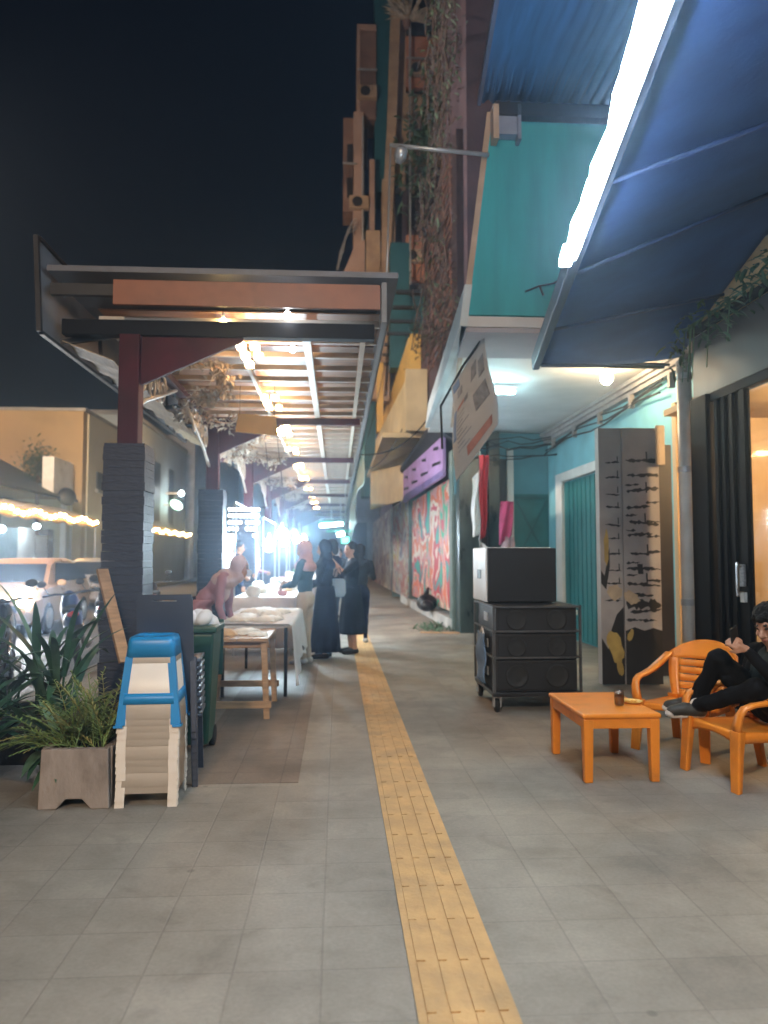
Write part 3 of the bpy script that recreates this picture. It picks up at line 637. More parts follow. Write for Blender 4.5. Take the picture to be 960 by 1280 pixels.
MB().prism([(1.95, 27.7, .2), (1.85, 40, .2), (1.85, 40, 3.2), (1.95, 27.7, 3.2)], (.06, 0, 0)).build('third_shutter', mural_mat('graffiti_third', [srgb(150, 140, 130), srgb(200, 190, 175), srgb(120, 80, 90), srgb(190, 150, 80)], .8, 1.4, 1.7), ms)
MB().box(2.55, 3.6, 14.62, 18.2, 0, 16.5).build('near_wall', mat('purple_brown_wall', (.075, .05, .062), .8, .3, 1.5, bump=.2, stain=(.04, .03, .04), samt=.6), ms); MB().box(2.55, 3.6, 18.201, 46, 0, 8.6).build('wall', mat('brown_purple_wall', (.085, .05, .055), .8, .3, 1.5, bump=.2, stain=(.04, .03, .035), samt=.6), ms)
MB().prism([(2.08, 14.95, 3.02), (2.15, 14.95, 3.02), (2.15, 14.95, 3.96), (2.08, 14.95, 3.96)], (-.15, 7.4, 0)).build('purple_signboard', mat('purple_board', (.34, .22, .46), .6, .15, 3, stain=(.2, .13, .27), samt=.5), ms, bevel=.01)
s_ = MB()
for q in range(4): s_.prism([(2.076-.04*q, 15.2+q*1.9, 3.3), (2.056-.04*q, 16.4+q*1.9, 3.36), (2.056-.04*q, 16.4+q*1.9, 3.44), (2.076-.04*q, 15.2+q*1.9, 3.36)], (-.006, 0, 0)); s_.prism([(2.072-.04*q, 15.5+q*1.9, 3.62), (2.056-.04*q, 16.2+q*1.9, 3.70), (2.056-.04*q, 16.2+q*1.9, 3.76), (2.072-.04*q, 15.5+q*1.9, 3.7)], (-.006, 0, 0))
s_.build('sign_lettering', M_steel_dark, ms)
MB().prism([(2.54, 14.64, 3.5), (1.86, 14.64, 3.98), (1.86, 14.64, 4.1), (2.54, 14.64, 4.1)], (0, 8, 0)).build('lintel', M_steel_dark, ms)
# cream balcony and the yellow lit wall over it
M_cream = mat('cream_plaster', (.58, .50, .32), .75, .12, 2, stain=(.40, .34, .22), samt=.5, sscale=.8)
M_yel = mat('yellow_plaster', (.62, .42, .12), .75, .12, 2, stain=(.46, .29, .08), samt=.5)
MB().prism([(1.90, 21.0, 4.95), (2.5, 21.0, 4.95), (2.5, 21.0, 6.7), (1.90, 21.0, 6.7)], (0, .25, 0)).build('balcony_end', M_cream, ms)
MB().prism([(1.895, 21.26, 4.95), (2.05, 21.26, 4.95), (2.05, 21.26, 6.4), (1.895, 21.26, 6.4)], (-.55, 20, .0)).build('balcony_parapet', M_cream, ms)
MB().box(1.25, 2.54, 21.3, 41, 4.80, 4.94).build('balcony_slab', M_cream, ms)
MB().box(2.2, 2.54, 23, 40, 6.42, 8.3).build('balcony_room', M_yel, ms)
MB().box(1.55, 1.80, 30, 30.5, 6.42, 9.2).build('balcony_post', M_yel, ms)
for k in range(8): MB().box(1.7, 2.5, 22+k*1.4, 22.14+k*1.4, 9.22, 9.32).build('rafter', M_steel_dark, ms)
MB().prism([(1.3, 30, 3.3), (2.3, 24, 3.3), (2.3, 24, 4.78), (1.3, 30, 4.78)], (0, .2, 0)).build('lower_box', M_cream, ms)
# teal panels, tan pilasters, recesses upstairs
M_teal = mat('teal_panel', (.012, .085, .11), .6, .2, 3)
M_tanp = mat('tan_pilaster', (.38, .27, .18), .75, .2, 2, stain=(.2, .13, .08), samt=.6)
M_brick = mat('orange_brick_wall', (.40, .18, .105), .8, .2, 3, stain=(.25, .09, .05), samt=.5)
MB().box(1.9, 2.6, 27.3, 28.2, 8.33, 13.0).build('teal_bay', M_teal, ms)
gr = None
for z0 in (6.0, 8.0):     # rusty grilles
    g_ = MB()
    for k in range(9): g_.bar((2.3, 15.0, z0+k*.2), (2.24, 18.6, z0+k*.2), .03, .035)
    for k in range(5): g_.bar((2.29-.012*k, 15.0+k*.9, z0-.1), (2.29-.012*k, 15.2+k*.9, z0+1.75), .035, .03)
    g_.build('window_grille', mat('rusty_grille', (.16, .085, .065), .7, .35, 9), ms)
MB().box(2.40, 2.54, 15, 18.19, 5.6, 10.2).build('window_recess', mat('dark_recess', (.03, .018, .018), .7, .3, 2), ms)
# vines
random.seed(41); vs_ = MB(); vl = MB(); vl2 = MB()
for k in range(62):
    y = 14.5+abs(random.gauss(0, 3.0)); x = 2.35-.02*(y-14.6)-random.uniform(0, .3); zmin = 1.4+.285*y; z = zmin+random.uniform(.4, 9 if y < 17.5 else 4.5)
    L_ = random.uniform(1.0, 3.6); L_ = min(L_, z-zmin+.2*random.random()); pts = [V(x+random.uniform(-.07, .07), y+random.uniform(-.14, .14)*q, z-L_*q/8) for q in range(9)]
    vs_.tube(pts, random.uniform(.008, .022), 4, cap=False)
    for p in pts:
        for q in range(3):
            a = random.uniform(0, 6.28); (vl if random.random() < .55 else vl2).blade(p+V(random.gauss(0, .1), random.gauss(0, .22), random.gauss(0, .18)), (math.cos(a), math.sin(a), random.uniform(-1.2, .3)), random.uniform(.08, .2), random.uniform(.022, .05), .8, 3)
vn = empty('dry_vines', (2.1, 17, 4), 'dense half dry vines hanging down the shophouse facade', 'vines')
vs_.build('stems', mat('vine_stem', (.085, .06, .05), .8, .3, 9), vn); vl.build('dry_leaves', mat('dry_vine_leaf', (.06, .05, .055), .75, .5, 3), vn); vl2.build('green_leaves', M_leafm, vn)

# ================================================================ TOWER farther down the street
tw = empty('apartment_tower', (2, 33, 0), 'narrow old tower block with peach balconies and teal strips against the night sky', 'building')
M_peach = mat('peach_render', (.36, .245, .195), .8, .18, 1.2, stain=(.2, .11, .09), samt=.55, sscale=.6)
M_peachd = mat('brown_render', (.21, .13, .10), .8, .25, 1.5, stain=(.1, .05, .04), samt=.5)
MB().box(2.75, 9, 32.2, 46, 0, 31).build('core', mat('tower_core_wall', (.045, .032, .042), .8, .3, 1), tw)  # tower core in an even dark tone
MB().box(1.85, 2.40, 31.6, 32.5, 8, 17.6).box(2.30, 2.9, 31.9, 32.5, 17.4, 30).build('pilaster', M_tanp, tw)
MB().prism([(1.50, 31.4, 8.2), (1.95, 31.4, 8.2), (2.45, 31.4, 20), (2.85, 31.4, 31), (2.40, 31.4, 31), (2.05, 31.4, 20)], (0, .3, 0)).build('leaning_pilaster', M_tanp, tw)
MB().box(1.55, 2.42, 32.0, 33.5, 17.2, 31).build('teal_strip', M_teal, tw)
MB().box(1.0, 1.6, 32.2, 33.6, 4, 17.0).build('lower_teal_strip', M_teal, tw)
MB().box(.62, 1.06, 31.7, 33, 8, 20.6).build('fin', M_peach, tw)
MB().box(.80, 1.60, 31.9, 33.4, 20.4, 24.4).build('balcony', M_peachd, tw)
MB().box(.76, .90, 31.8, 33.42, 20.3, 24.5).box(.76, 1.6, 31.8, 33.42, 24.41, 24.62).build('balcony_frame', M_peach, tw)
b = MB().box(.18, .72, 32.2, 33.6, 16.4, 20.6).build('side_box', M_peachd, tw)
w = MB()
for z in (17.0, 18.5): w.box(.35, .60, 32.15, 32.195, z, z+.9)
w.build('vent_opening', M_steel_dark, b)
MB().box(1.0, 1.22, 31.75, 32, 18.2, 19.9).build('window_slot', M_steel_dark, tw); MB().box(1.25, 1.5, 31.75, 32, 15.2, 17).build('window_slot', M_steel_dark, tw)
MB().box(1.3, 1.52, 31.5, 31.7, 15.3, 18.4).build('white_shaft', M_peach, tw)
MB().prism([(-.15, 31.3, 8), (1.1, 31.3, 8), (1.1, 31.3, 14.8), (.7, 31.3, 14.6), (.35, 31.3, 13.7), (.0, 31.3, 13.0), (-.12, 31.3, 12)], (0, .5, 0)).build('round_bay', M_peach, tw)
rl = MB()
for k in range(4): rl.tube([(-.12+.1*k, 31.2, 13.1+.35*k), (.05+.1*k, 31.2, 14.2+.3*k), (.4+.08*k, 31.2, 15+.2*k), (.75, 31.2, 15.2+.15*k)], .02, 5)
rl.build('roof_rail', M_zinc, tw)
MB().box(1.15, 1.75, 31.3, 31.8, 8, 15.2).build('yellow_fin', M_tanp, tw)
for k, (z0, z1, mm) in enumerate(((21.9, 24.2, M_brick), (18.5, 21.6, M_tanp), (13.3, 15.3, M_brick), (8.5, 12.6, M_teal))):
    MB().box(2.9, 4.5 if k < 2 else 3.7, 31.85+.02*k, 32.18, z0, z1).build('wall_panel', mm, tw)
MB().box(2.95, 4.2, 31.8, 31.849, 15.5, 17.4).build('window_opening', M_steel_dark, tw); MB().box(2.95, 4.4, 31.92, 32.19, 24.3, 27).build('window_opening', M_steel_dark, tw)
def ac_unit(x, y, z):
    q = MB().box(x-.42, x+.42, y-.3, y, z, z+.55).build('air_conditioner', M_tanp, tw, bevel=.02)
    MB().lathe([(.22, 0), (.22, .015), (.05, .02)], (x-.08, y-.301, z+.28), 18, Euler((R(90), 0, 0)).to_matrix()).build('fan', M_steel_dark, q)
for (x, y, z) in ((1.2, 31.88, 21.2), (3.4, 31.83, 22.3), (3.2, 31.83, 14.0), (2.6, 31.88, 12.5), (.86, 31.68, 16.2)): ac_unit(x, y, z)
for (x, z0, z1) in ((1.02, 9, 20.3), (2.2, 8.2, 17.5), (3.05, 13, 28)): MB().tube([(x, 31.55, z0), (x, 31.55, z1)], .05, 8).build('drain', M_zinc, tw)
for k, (x0, x1, z) in enumerate(((.82, 1.58, 22.4), (2.95, 4.4, 23.0), (2.95, 4.4, 19.8), (.2, .7, 18.2))):
    MB().box(x0-.05, x1+.05, 31.55, 31.62, z, z+.06).build('balcony_rail', M_zinc, tw); g_ = MB()
    for q in range(int((x1-x0)/.12)): g_.bar((x0+q*.12, 31.585, z-.9), (x0+q*.12, 31.585, z), .02, .02)
    g_.build('balustrade', M_steel_dark, tw)
pl = MB(); random.seed(51)
for k in range(46):
    a = random.uniform(0, 6.28); pl.blade((2.9+random.uniform(-.1, .2), 31.5, 24.6), (math.cos(a), -abs(math.sin(a)), random.uniform(.1, 1)), random.uniform(.7, 1.5), .14, .9, 5)
o = empty('roof_plant', (2.9, 31.5, 24.4), 'spiky pale plant growing out of the tower high above the street', 'plant'); pl.build('leaves', M_dry, o)
MB().lathe([(.12, 0), (.2, .3)], (2.9, 31.5, 24.3), 12).build('pot', M_peachd, o)
pl = MB()
for k in range(700):
    p = V(4.0+random.gauss(0, .5), 31.3+random.gauss(0, .2), 20.2+random.gauss(0, 1.7)); p.x += (p.z-20)*.3
    a = random.uniform(0, 6.28); pl.blade(p, (math.cos(a), math.sin(a), random.uniform(-1, .4)), random.uniform(.25, .55), random.uniform(.08, .16), .8, 3)
o = empty('balcony_creeper', (3.9, 31.5, 18), 'bushy green creeper over the tower balconies', 'plant'); pl.build('leaves', M_leafm, o)
MB().tube([(3.2, 31.6, 17), (3.4, 31.5, 19), (3.7, 31.5, 22)], .05, 6).build('stem', M_peachd, o)

for k, (p0, p1, sag, lb) in enumerate((((.43, 14, 3.3), (2.1, 15, 4.6), .35, 'black cable sagging from the canopy edge to the purple signboard'), ((.43, 19, 3.6), (1.9, 22, 5.2), .4, 'black cable sagging from the canopy edge to the cream balcony'), ((.44, 24, 3.6), (2.6, 31.4, 13.5), 1.0, 'long cable climbing from the canopy to the tower'))):
    p0 = V(*p0); p1 = V(*p1); tag(recentre(MB().tube([p0.lerp(p1, q/14)-V(0, 0, sag*math.sin(q/14*math.pi)) for q in range(15)], .014, 5).build('overhead_cable', M_rubber)), lb, 'cable')
# bracket pipe with camera lamp, and its cable
o = empty('pipe_bracket', (1.0, 7.5, 5.5), 'horizontal steel pipe with a small spotlight reaching out over the canopy', 'bracket')
MB().tube([(1.57, 7.66, 5.62), (.52, 7.6, 5.66)], .022, 8).build('pipe', M_zinc, o, True)
MB().tube([(.53, 7.6, 5.63), (.50, 7.6, 4.6), (.48, 7.6, 3.94)], .012, 6).build('cable_pipe', M_zinc, o, True)
l_ = MB().lathe([(.03, 0), (.065, .06), (.065, .14), (.03, .17)], (.60, 7.52, 5.42), 14, Euler((.5, .3, 0)).to_matrix()).build('spotlight', mat('spot_housing', (.42, .43, .45), .35, .2, 8, metal=.5), o, True)
MB().bar((.60, 7.55, 5.64), (.60, 7.54, 5.52), .03, .02).build('yoke', M_zinc, l_)

# ================================================================ ORANGE TABLE AND CHAIRS
tb = empty('plastic_table', (1.78, 5.10, 0), 'low square orange plastic table carrying a glass of tea', 'table')
X0, X1, Y0_, Y1_ = 1.525, 2.03, 4.71, 5.49
top = MB().box(X0, X1, Y0_, Y1_, .395, .425).build('tabletop', M_orange, tb, bevel=.012, seg=3)
ap = MB()
ap.box(X0+.02, X1-.02, Y0_+.012, Y0_+.022, .335, .396).box(X0+.02, X1-.02, Y1_-.022, Y1_-.012, .335, .396).box(X0+.012, X0+.022, Y0_+.024, Y1_-.024, .335, .396).box(X1-.022, X1-.012, Y0_+.024, Y1_-.024, .335, .396)
ap.build('apron', M_orange, tb)
for sx in (0, 1):
    for sy in (0, 1):
        x = (X0+.008, X1-.008)[sx]; y = (Y0_+.008, Y1_-.008)[sy]; dx = (1, -1)[sx]; dy = (1, -1)[sy]
        q = lambda w, z, o_: [(x+dx*o_, y+dy*o_, z), (x+dx*(o_+w), y+dy*o_, z), (x+dx*(o_+w), y+dy*(o_+w), z), (x+dx*o_, y+dy*(o_+w), z)]
        MB().loft([[Vector(p) for p in q(.052, 0, .006)], [Vector(p) for p in q(.066, .394, 0)]]).build('leg', M_orange, tb, bevel=.008)

def make_chair():
    """front towards -Y, seat 0.35 high"""
    root = empty('plastic_armchair', (0, 0, 0))
    def seat(u, v): return V((u-.5)*(.44+.05*(1-v)), -.23+.44*v, .345-.022*math.sin(u*math.pi)*math.sin(min(1, v*1.2)*math.pi*.8)-.012*v)
    MB().grid(seat, 12, 12, (0, 0, -.022)).build('seat', M_orange, root, True)
    sk = MB()
    sk.grid(lambda u, v: V((u-.5)*.485, -.232-.004*v, .343-.075*v*(1-.5*math.sin(u*math.pi))), 12, 3, (0, .014, 0))
    for sg in (-1, 1): sk.grid(lambda u, v: V(sg*(.245-.022*u), -.22+.42*u, .34-.06*v), 8, 2, (-sg*.012, 0, 0))
    sk.build('seat_rail', M_orange, root, True)
    def bk(u, z):
        t_ = (z-.33)/.43; w = .42+.11*math.sin(min(1, t_*1.25)*math.pi*.6); k = 2*u-1
        return V(k*w/2, .215+.13*t_-.07*k*k*(.4+t_*.6)-.0, z)
    def ztop(u): return .77-.10*abs(2*u-1)**2.4
    bm_ = MB()
    for z0, z1 in ((.335, .392), (.40, .448), (.456, .504), (.512, .560), (.568, .616)):
        bm_.grid(lambda a, b: bk(.13+.74*a, z0+(z1-z0)*b), 14, 2, (0, .014, 0))
    bm_.grid(lambda a, b: bk(a, .625+(ztop(a)-.625)*b), 20, 5, (0, .016, 0))
    for a0, a1 in ((0, .135), (.865, 1)): bm_.grid(lambda a, b: bk(a0+(a1-a0)*a, .335+.295*b), 3, 10, (0, .0165, 0))
    bm_.build('backrest', M_orange, root, True)
    for sg in (-1, 1):
        a_ = MB(); pts = [(.235, .20, .665), (.268, .12, .60), (.287, .02, .548), (.292, -.08, .525), (.288, -.16, .517), (.28, -.215, .497), (.272, -.243, .455), (.262, -.25, .40), (.252, -.248, .34)]
        prev = []
        for i, p in enumerate(pts):
            nx = pts[min(i+1, 8)]; pv = pts[max(i-1, 0)]; d = (V(*nx)-V(*pv)).normalized(); side = V(1, 0, 0); n_ = d.cross(side).normalized()
            wd = .030+.004*math.sin(i); c = V(sg*p[0], p[1], p[2])
            prev.append([c-side*wd-n_*.011, c+side*wd-n_*.011, c+side*wd*.9+n_*.011, c-side*wd*.9+n_*.011])
        a_.loft(prev).build('arm', M_orange, root, True)
        f_ = MB()
        rg = lambda cx, cy, z, w, d_: [V(cx-w, cy-d_, z), V(cx+w, cy-d_, z), V(cx+w, cy-d_+.016, z), V(cx+w-.014, cy+d_, z), V(cx-w+.014, cy+d_, z), V(cx-w, cy-d_+.016, z)]
        f_.loft([rg(sg*.262, -.262, 0, .034, .022), rg(sg*.252, -.246, .20, .038, .026), rg(sg*.246, -.232, .36, .044, .03)]).build('leg', M_orange, root, bevel=.005)
        f_ = MB()
        f_.loft([rg(sg*.235, .30, 0, .03, .02), rg(sg*.222, .255, .2, .034, .024), rg(sg*.205, .205, .36, .042, .03)]).build('leg', M_orange, root, bevel=.005)
    return root
ch = make_chair(); ch.location = (2.56, 5.50, 0); ch.rotation_euler = (0, 0, R(-52))
tag(ch, 'empty orange plastic armchair behind the low table with slotted back showing', 'chair', 'orange plastic armchairs')
c2 = copy_tree(ch); c2.location = (2.60, 4.77, 0); c2.rotation_euler = (0, 0, R(-82))
c2['label'] = 'orange plastic armchair with the man in black sitting on it'
# glass of tea and saucer
o = empty('tea_glass', (1.86, 4.98, .4255), 'small glass of dark iced tea on the orange table', 'glass')
MB().lathe([(.026, .0), (.030, .003), (.034, .10), (.0335, .1005), (.0295, .008)], (1.86, 4.98, .426), 18).build('glass', pane_mat('tumbler', (.9, .9, .9), .18), o, True)
MB().lathe([(.0285, .009), (.0315, .068), (.001, .0685)], (1.86, 4.98, .426), 18).build('tea', mat('tea', (.10, .018, .006), .1, .1, 5), o, True)
MB().lathe([(.012, 0), (.02, .012), (.018, .02), (.004, .022)], (1.855, 4.985, .497), 8).build('ice', mat('ice', (.5, .45, .42), .1, .1, 9), o, True)
o = empty('saucer', (1.97, 5.02, .4255), 'pale yellow dish of snacks beside the tea glass', 'dish')
MB().lathe([(.03, 0), (.05, .004), (.072, .016), (.070, .018), (.046, .008), (.004, .007)], (1.975, 5.06, .426), 22).build('dish', mat('dish_yellow', (.72, .48, .14), .4, .1, 8), o, True)
sn = MB(); random.seed(3)
for k in range(7): sn.ell((1.975+random.uniform(-.03, .03), 5.06+random.uniform(-.03, .03), .441), (.018, .013, .009), 8, 6, Euler((0, 0, random.random()*3)).to_matrix())
sn.build('snack', mat('snack', (.70, .42, .12), .6, .2, 30), o, True)

# ================================================================ SPEAKER CART
ct = empty('trolley', (1.8, 7.3, 0), 'black steel trolley on castors loaded with speaker cabinets', 'trolley')
cx0, cx1, cy0, cy1 = 1.42, 2.19, 6.85, 7.75
MB().box(cx0-.02, cx1+.02, cy0-.02, cy1+.02, .15, .19).build('deck', M_blackm, ct, bevel=.006)
f = MB()
for x in (cx0-.012, cx1+.012):
    for y in (cy0-.012, cy1+.012): f.bar((x, y, .185), (x, y, .97), .022, .022)
for z in (.50, .735, .955):
    f.bar((cx0-.02, cy0-.03, z), (cx1+.02, cy0-.03, z), .014, .016)
    for x in (cx0-.014, cx1+.014): f.bar((x, cy0, z), (x, cy1, z), .014, .016)
f.build('frame', mat('worn_steel', (.10, .105, .11), .35, .3, 7, metal=.5), ct)
for x in (cx0+.04, cx1-.04):
    for y in (cy0+.05, cy1-.05):
        w_ = MB().lathe([(.03, -.02), (.058, -.018), (.062, 0), (.058, .018), (.03, .02)], (x-.01, y+.02, .062), 18, Euler((0, R(90), 0)).to_matrix()).build('castor', M_rubber, ct, True)
        MB().box(x-.045, x-.034, y-.01, y+.05, .05, .148).box(x+.014, x+.025, y-.01, y+.05, .05, .148).box(x-.045, x+.025, y-.02, y+.05, .135, .15).build('fork', M_zinc, w_)
M_case = mat('black_case', (.016, .016, .018), .5, .35, 12, bump=.4, bscale=110)
for k, (z0, z1, lb) in enumerate(((.192, .47, 'black bass cabinet lying at the bottom of the trolley'), (.473, .71, 'black bass cabinet in the middle of the trolley load'), (.713, .962, 'black bass cabinet on top of the trolley load, under the white sided loudspeaker'))):
    o = empty('bass_cabinet', (1.8, 7.3, z0), lb, 'speaker', 'black bass cabinets on the trolley')
    MB().box(cx0+.012, cx1-.012, cy0+.012, cy1-.02, z0, z1).build('cabinet', M_case, o, bevel=.008)
    MB().box(cx0+.03, cx1-.03, cy0-.0, cy0+.011, z0+.02, z1-.02).build('grille', M_grille, o, bevel=.004)
    for x in (1.62, 1.99):
        r = (z1-z0)*.36
        MB().lathe([(r, 0), (r*1.05, .006), (r*1.0, .012), (r*.85, .006), (r*.3, .002), (.004, .006)], (x, cy0-.002, (z0+z1)/2), 22, Euler((R(90), 0, 0)).to_matrix()).build('cone', M_rubber, o, True)
    MB().box(cx0+.0, cx0+.0115, 7.2, 7.36, (z0+z1)/2-.04, (z0+z1)/2+.04).build('handle', M_zinc, o, bevel=.003)
o = empty('loudspeaker', (1.78, 7.7, .964), 'big loudspeaker with white side and black grille on top of the trolley', 'speaker')
MB().box(1.435, 2.09, 7.32, 8.02, .966, 1.50).build('cabinet', mat('white_speaker_paint', (.74, .76, .78), .45, .06, 4, stain=(.55, .56, .58), samt=.3), o, bevel=.012)
MB().box(1.445, 2.115, 7.27, 7.318, .972, 1.495).build('grille', M_grille, o, bevel=.01)
MB().box(1.427, 1.434, 7.56, 7.74, 1.19, 1.28).build('handle', M_blackm, o, bevel=.004)
MB().box(1.76, 1.80, 7.262, 7.27, 1.19, 1.23).build('badge', M_rubber, o, bevel=.003)
for z, y in ((.30, 6.98), (.55, 7.15)):
    pass
o = empty('crate_panel', (1.38, 7.35, .2), 'pale blue sack hanging on the road side of the trolley', 'bag')
MB().grid(lambda u, v: V(1.392-.03*math.sin(u*math.pi)*math.sin(v*math.pi)-.012*math.sin(v*9+u*3), 7.15+.42*u, .22+.46*v), 10, 14, (-.006, 0, 0)).build('cloth', mat('blue_sack', (.16, .26, .42), .8, .3, 6), o, True)
MB().tube([(1.395, 7.25, .67), (1.398, 7.33, .73), (1.395, 7.42, .67)], .01, 6).build('strap', M_white, o)

# ================================================================ STOOL STACKS, PLANTERS, BIN (left foreground)
def make_stool(m, Hh=.50, wt=.125, wb=.178, closed=False):
    root = empty('plastic_stool', (0, 0, 0))
    hw = lambda z: wb+(wt-wb)*z/Hh
    tp_ = MB(); n = 5
    rr = lambda z, w, r=.03: [V(sx*(w-r)+r*math.cos(a), sy*(w-r)+r*math.sin(a), z) for (sx, sy, a0) in ((1, 1, 0), (-1, 1, 90), (-1, -1, 180), (1, -1, 270)) for a in [R(a0+90*i/4) for i in range(5)]]
    tp_.loft([rr(Hh-.115, hw(Hh-.115)), rr(Hh-.03, hw(Hh-.03)), rr(Hh-.006, hw(Hh)-.004), rr(Hh, wt-.022), rr(Hh-.008, wt-.026), rr(Hh-.01, .01, .008)], cap=False)
    tp_.build('seat', m, root, True, solid=.006)
    bd = MB(); z0, z1 = .125, .185
    for z0, z1 in (((.075, Hh-.116),) if closed else ((.125, .185),)):
        bd.loft([rr(z0, hw(z0)-.0015), rr(z1, hw(z1)-.0015)], cap=False)
    bd.build('rail', m, root, True, solid=.006)
    for sx in (-1, 1):
        for sy in (-1, 1):
            lg = MB(); zs = (0, .012, .012, .12, .2, Hh-.11); secs = []
            for i, z in enumerate(zs):
                w = hw(z)+((0 if closed else .010) if i < 2 else 0); L_ = .052 if z < .12 else .042; th = .007
                P = [(w, w), (w-L_, w), (w-L_, w-th), (w-th, w-th), (w-th, w-L_), (w, w-L_)]
                secs.append([V(sx*a, sy*b, z) for a, b in (P if sx*sy > 0 else P[::-1])])
            lg.loft(secs).build('leg', m, root)
    return root
proto = None
ST = V(-1.075, 4.60, 0)
for k in range(12):
    if proto is None: s0 = make_stool(M_cream_pl, wb=.172, closed=True); proto = s0
    else: s0 = copy_tree(proto)
    s0.location = ST+V(random.uniform(-.003, .003), random.uniform(-.003, .003), k*.0375); s0.rotation_euler = (0, 0, R(2+random.uniform(-.5, .5)))
    nth = ['lowest', 'second lowest', 'third from the bottom', 'fourth from the bottom', 'fifth from the bottom', 'sixth from the bottom', 'sixth from the top', 'fifth from the top', 'fourth from the top', 'third from the top', 'second highest', 'topmost'][k]
    tag(s0, f'cream plastic stool, {nth} cream one in the stack topped by blue', 'stool', 'cream stools nested in a stack')
s0 = make_stool(M_blue_pl); s0.location = ST+V(0, 0, 12*.0375-.005); s0.rotation_euler = (0, 0, R(3))
tag(s0, 'bright blue plastic stool crowning the cream stack', 'stool')

def make_side_chair():
    root = empty('plastic_chair', (0, 0, 0)); m = M_dark_pl
    MB().grid(lambda u, v: V((u-.5)*.42, -.18+.36*v, .43-.012*math.sin(u*math.pi)), 8, 8, (0, 0, -.02)).build('seat', m, root, True)
    b = MB()
    B = lambda x, z: V(x, -.19-.07*(z-.43)/.4-.0, z)
    def sheet(x0, x1, z0, z1): b.grid(lambda u, v: B(x0+(x1-x0)*u, z0+(z1-z0)*v), 4, 4, (0, -.014, 0))
    sheet(-.165, .165, .43, .765); sheet(-.165, -.07, .765, .798); sheet(.07, .165, .765, .798); b.grid(lambda u, v: B((u-.5)*(.33-.02*v), .798+.035*v), 8, 3, (0, -.014, 0))
    b.build('backrest', m, root)
    for sx in (-1, 1):
        MB().loft([[V(sx*.185+a, .20+c, 0) for a, c in ((-.018, -.02), (.018, -.02), (.018, .02), (-.018, .02))], [V(sx*.165+a, .165+c, .42) for a, c in ((-.02, -.025), (.02, -.025), (.02, .025), (-.02, .025))]]).build('leg', m, root, bevel=.004)
        MB().loft([[V(sx*.18+a, -.225+c, 0) for a, c in ((-.018, -.02), (.018, -.02), (.018, .02), (-.018, .02))], [V(sx*.165+a, -.175+c, .45) for a, c in ((-.02, -.025), (.02, -.025), (.02, .025), (-.02, .025))]]).build('leg', m, root, bevel=.004)
    MB().box(-.172, -.16, -.15, .15, .35, .41).box(.16, .172, -.15, .15, .35, .41).build('seat_rail', m, root)
    return root
proto = None
for k in range(9):
    if proto is None: s0 = make_side_chair(); proto = s0
    else: s0 = copy_tree(proto)
    s0.location = (-1.07, 5.02-k*.008, k*.043); s0.rotation_euler = (0, 0, R(6))
    nth = ['lowest', 'second lowest', 'third from the bottom', 'fourth from the bottom', 'middle', 'fourth from the top', 'third from the top', 'second highest', 'topmost'][k]
    tag(s0, f'charcoal plastic chair, {nth} in the stack behind the cream stools', 'chair', 'charcoal chairs nested in a stack')
# green bin
bn = empty('wheelie_bin', (-1.0, 5.75, 0), 'green plastic bin stuffed with white bags beside the wooden table', 'bin')
BX, BY = -1.05, 5.72
rc = lambda z, w, d: [V(BX-w, BY-d, z), V(BX+w, BY-d, z), V(BX+w, BY+d, z), V(BX-w, BY+d, z)]
MB().loft([rc(.06, .13, .14), rc(.86, .17, .19)]).build('body', M_green_pl, bn, bevel=.02, seg=3)
MB().loft([rc(.861, .19, .21), rc(.91, .19, .21)]).build('rim', M_green_pl, bn, bevel=.015)
for sx in (-1, 1): MB().lathe([(.03, -.02), (.075, -.02), (.075, .02), (.03, .02)], (BX+sx*.12, BY+.13, .077), 16, Euler((0, R(90), 0)).to_matrix()).build('wheel', M_rubber, bn, True)
MB().prism([(BX-.18, BY+.215, .93), (BX+.18, BY+.215, .93), (BX+.17, BY+.26, .50), (BX-.17, BY+.26, .50)], (0, .02, .0)).build('lid', M_green_pl, bn, bevel=.006)
bg_ = MB(); random.seed(8)
for k in range(9): bg_.ell((BX+random.uniform(-.11, .11), BY+random.uniform(-.12, .12), .93+random.uniform(-.02, .05)), (random.uniform(.05, .09), random.uniform(.05, .09), random.uniform(.04, .07)), 9, 7, Euler((random.random(), random.random(), random.random())).to_matrix())
tag(recentre(bg_.build('rubbish_bag', M_cloth, None, True)), 'crumpled white plastic bags heaped in the top of the green bin', 'bag')

# planters
def planter(x0, x1, y0, y1, h, m, lb):
    o = empty('planter_box', ((x0+x1)/2, (y0+y1)/2, 0), lb, 'planter')
    b = MB(); e = .03; a0 = x0+.10; a1 = x1-.10
    for (yy, th) in ((y0, .05), (y1-.05, .05)):
        b.prism([(x0, yy, 0), (a0, yy, 0), (a0+.05, yy, .055), (a1-.05, yy, .055), (a1, yy, 0), (x1, yy, 0), (x1-.012, yy, h), (x0+.012, yy, h)], (0, th, 0))
    b.box(x0, x0+.05, y0+.051, y1-.051, 0, h).box(x1-.05, x1, y0+.051, y1-.051, 0, h).box(x0+.051, x1-.051, y0+.051, y1-.051, .06, h-.07)
    b.build('box', m, o, bevel=.006)
    MB().box(x0+.052, x1-.052, y0+.052, y1-.052, h-.069, h-.04).build('soil', mat('soil', (.03, .022, .016), .95, .4, 30, bump=1, bscale=60), o)
    return o
M_plc = mat('weathered_planter', (.33, .27, .23), .85, .25, 5, bump=.5, bscale=40, stain=(.10, .075, .06), samt=.75, sscale=5, stretch=(1, 1, .5))
planter(-1.66, -1.27, 4.42, 4.86, .33, M_plc, 'weathered concrete planter box with a feathery fern beside the cream stools')
random.seed(77)
fr = MB(); fr2 = MB()
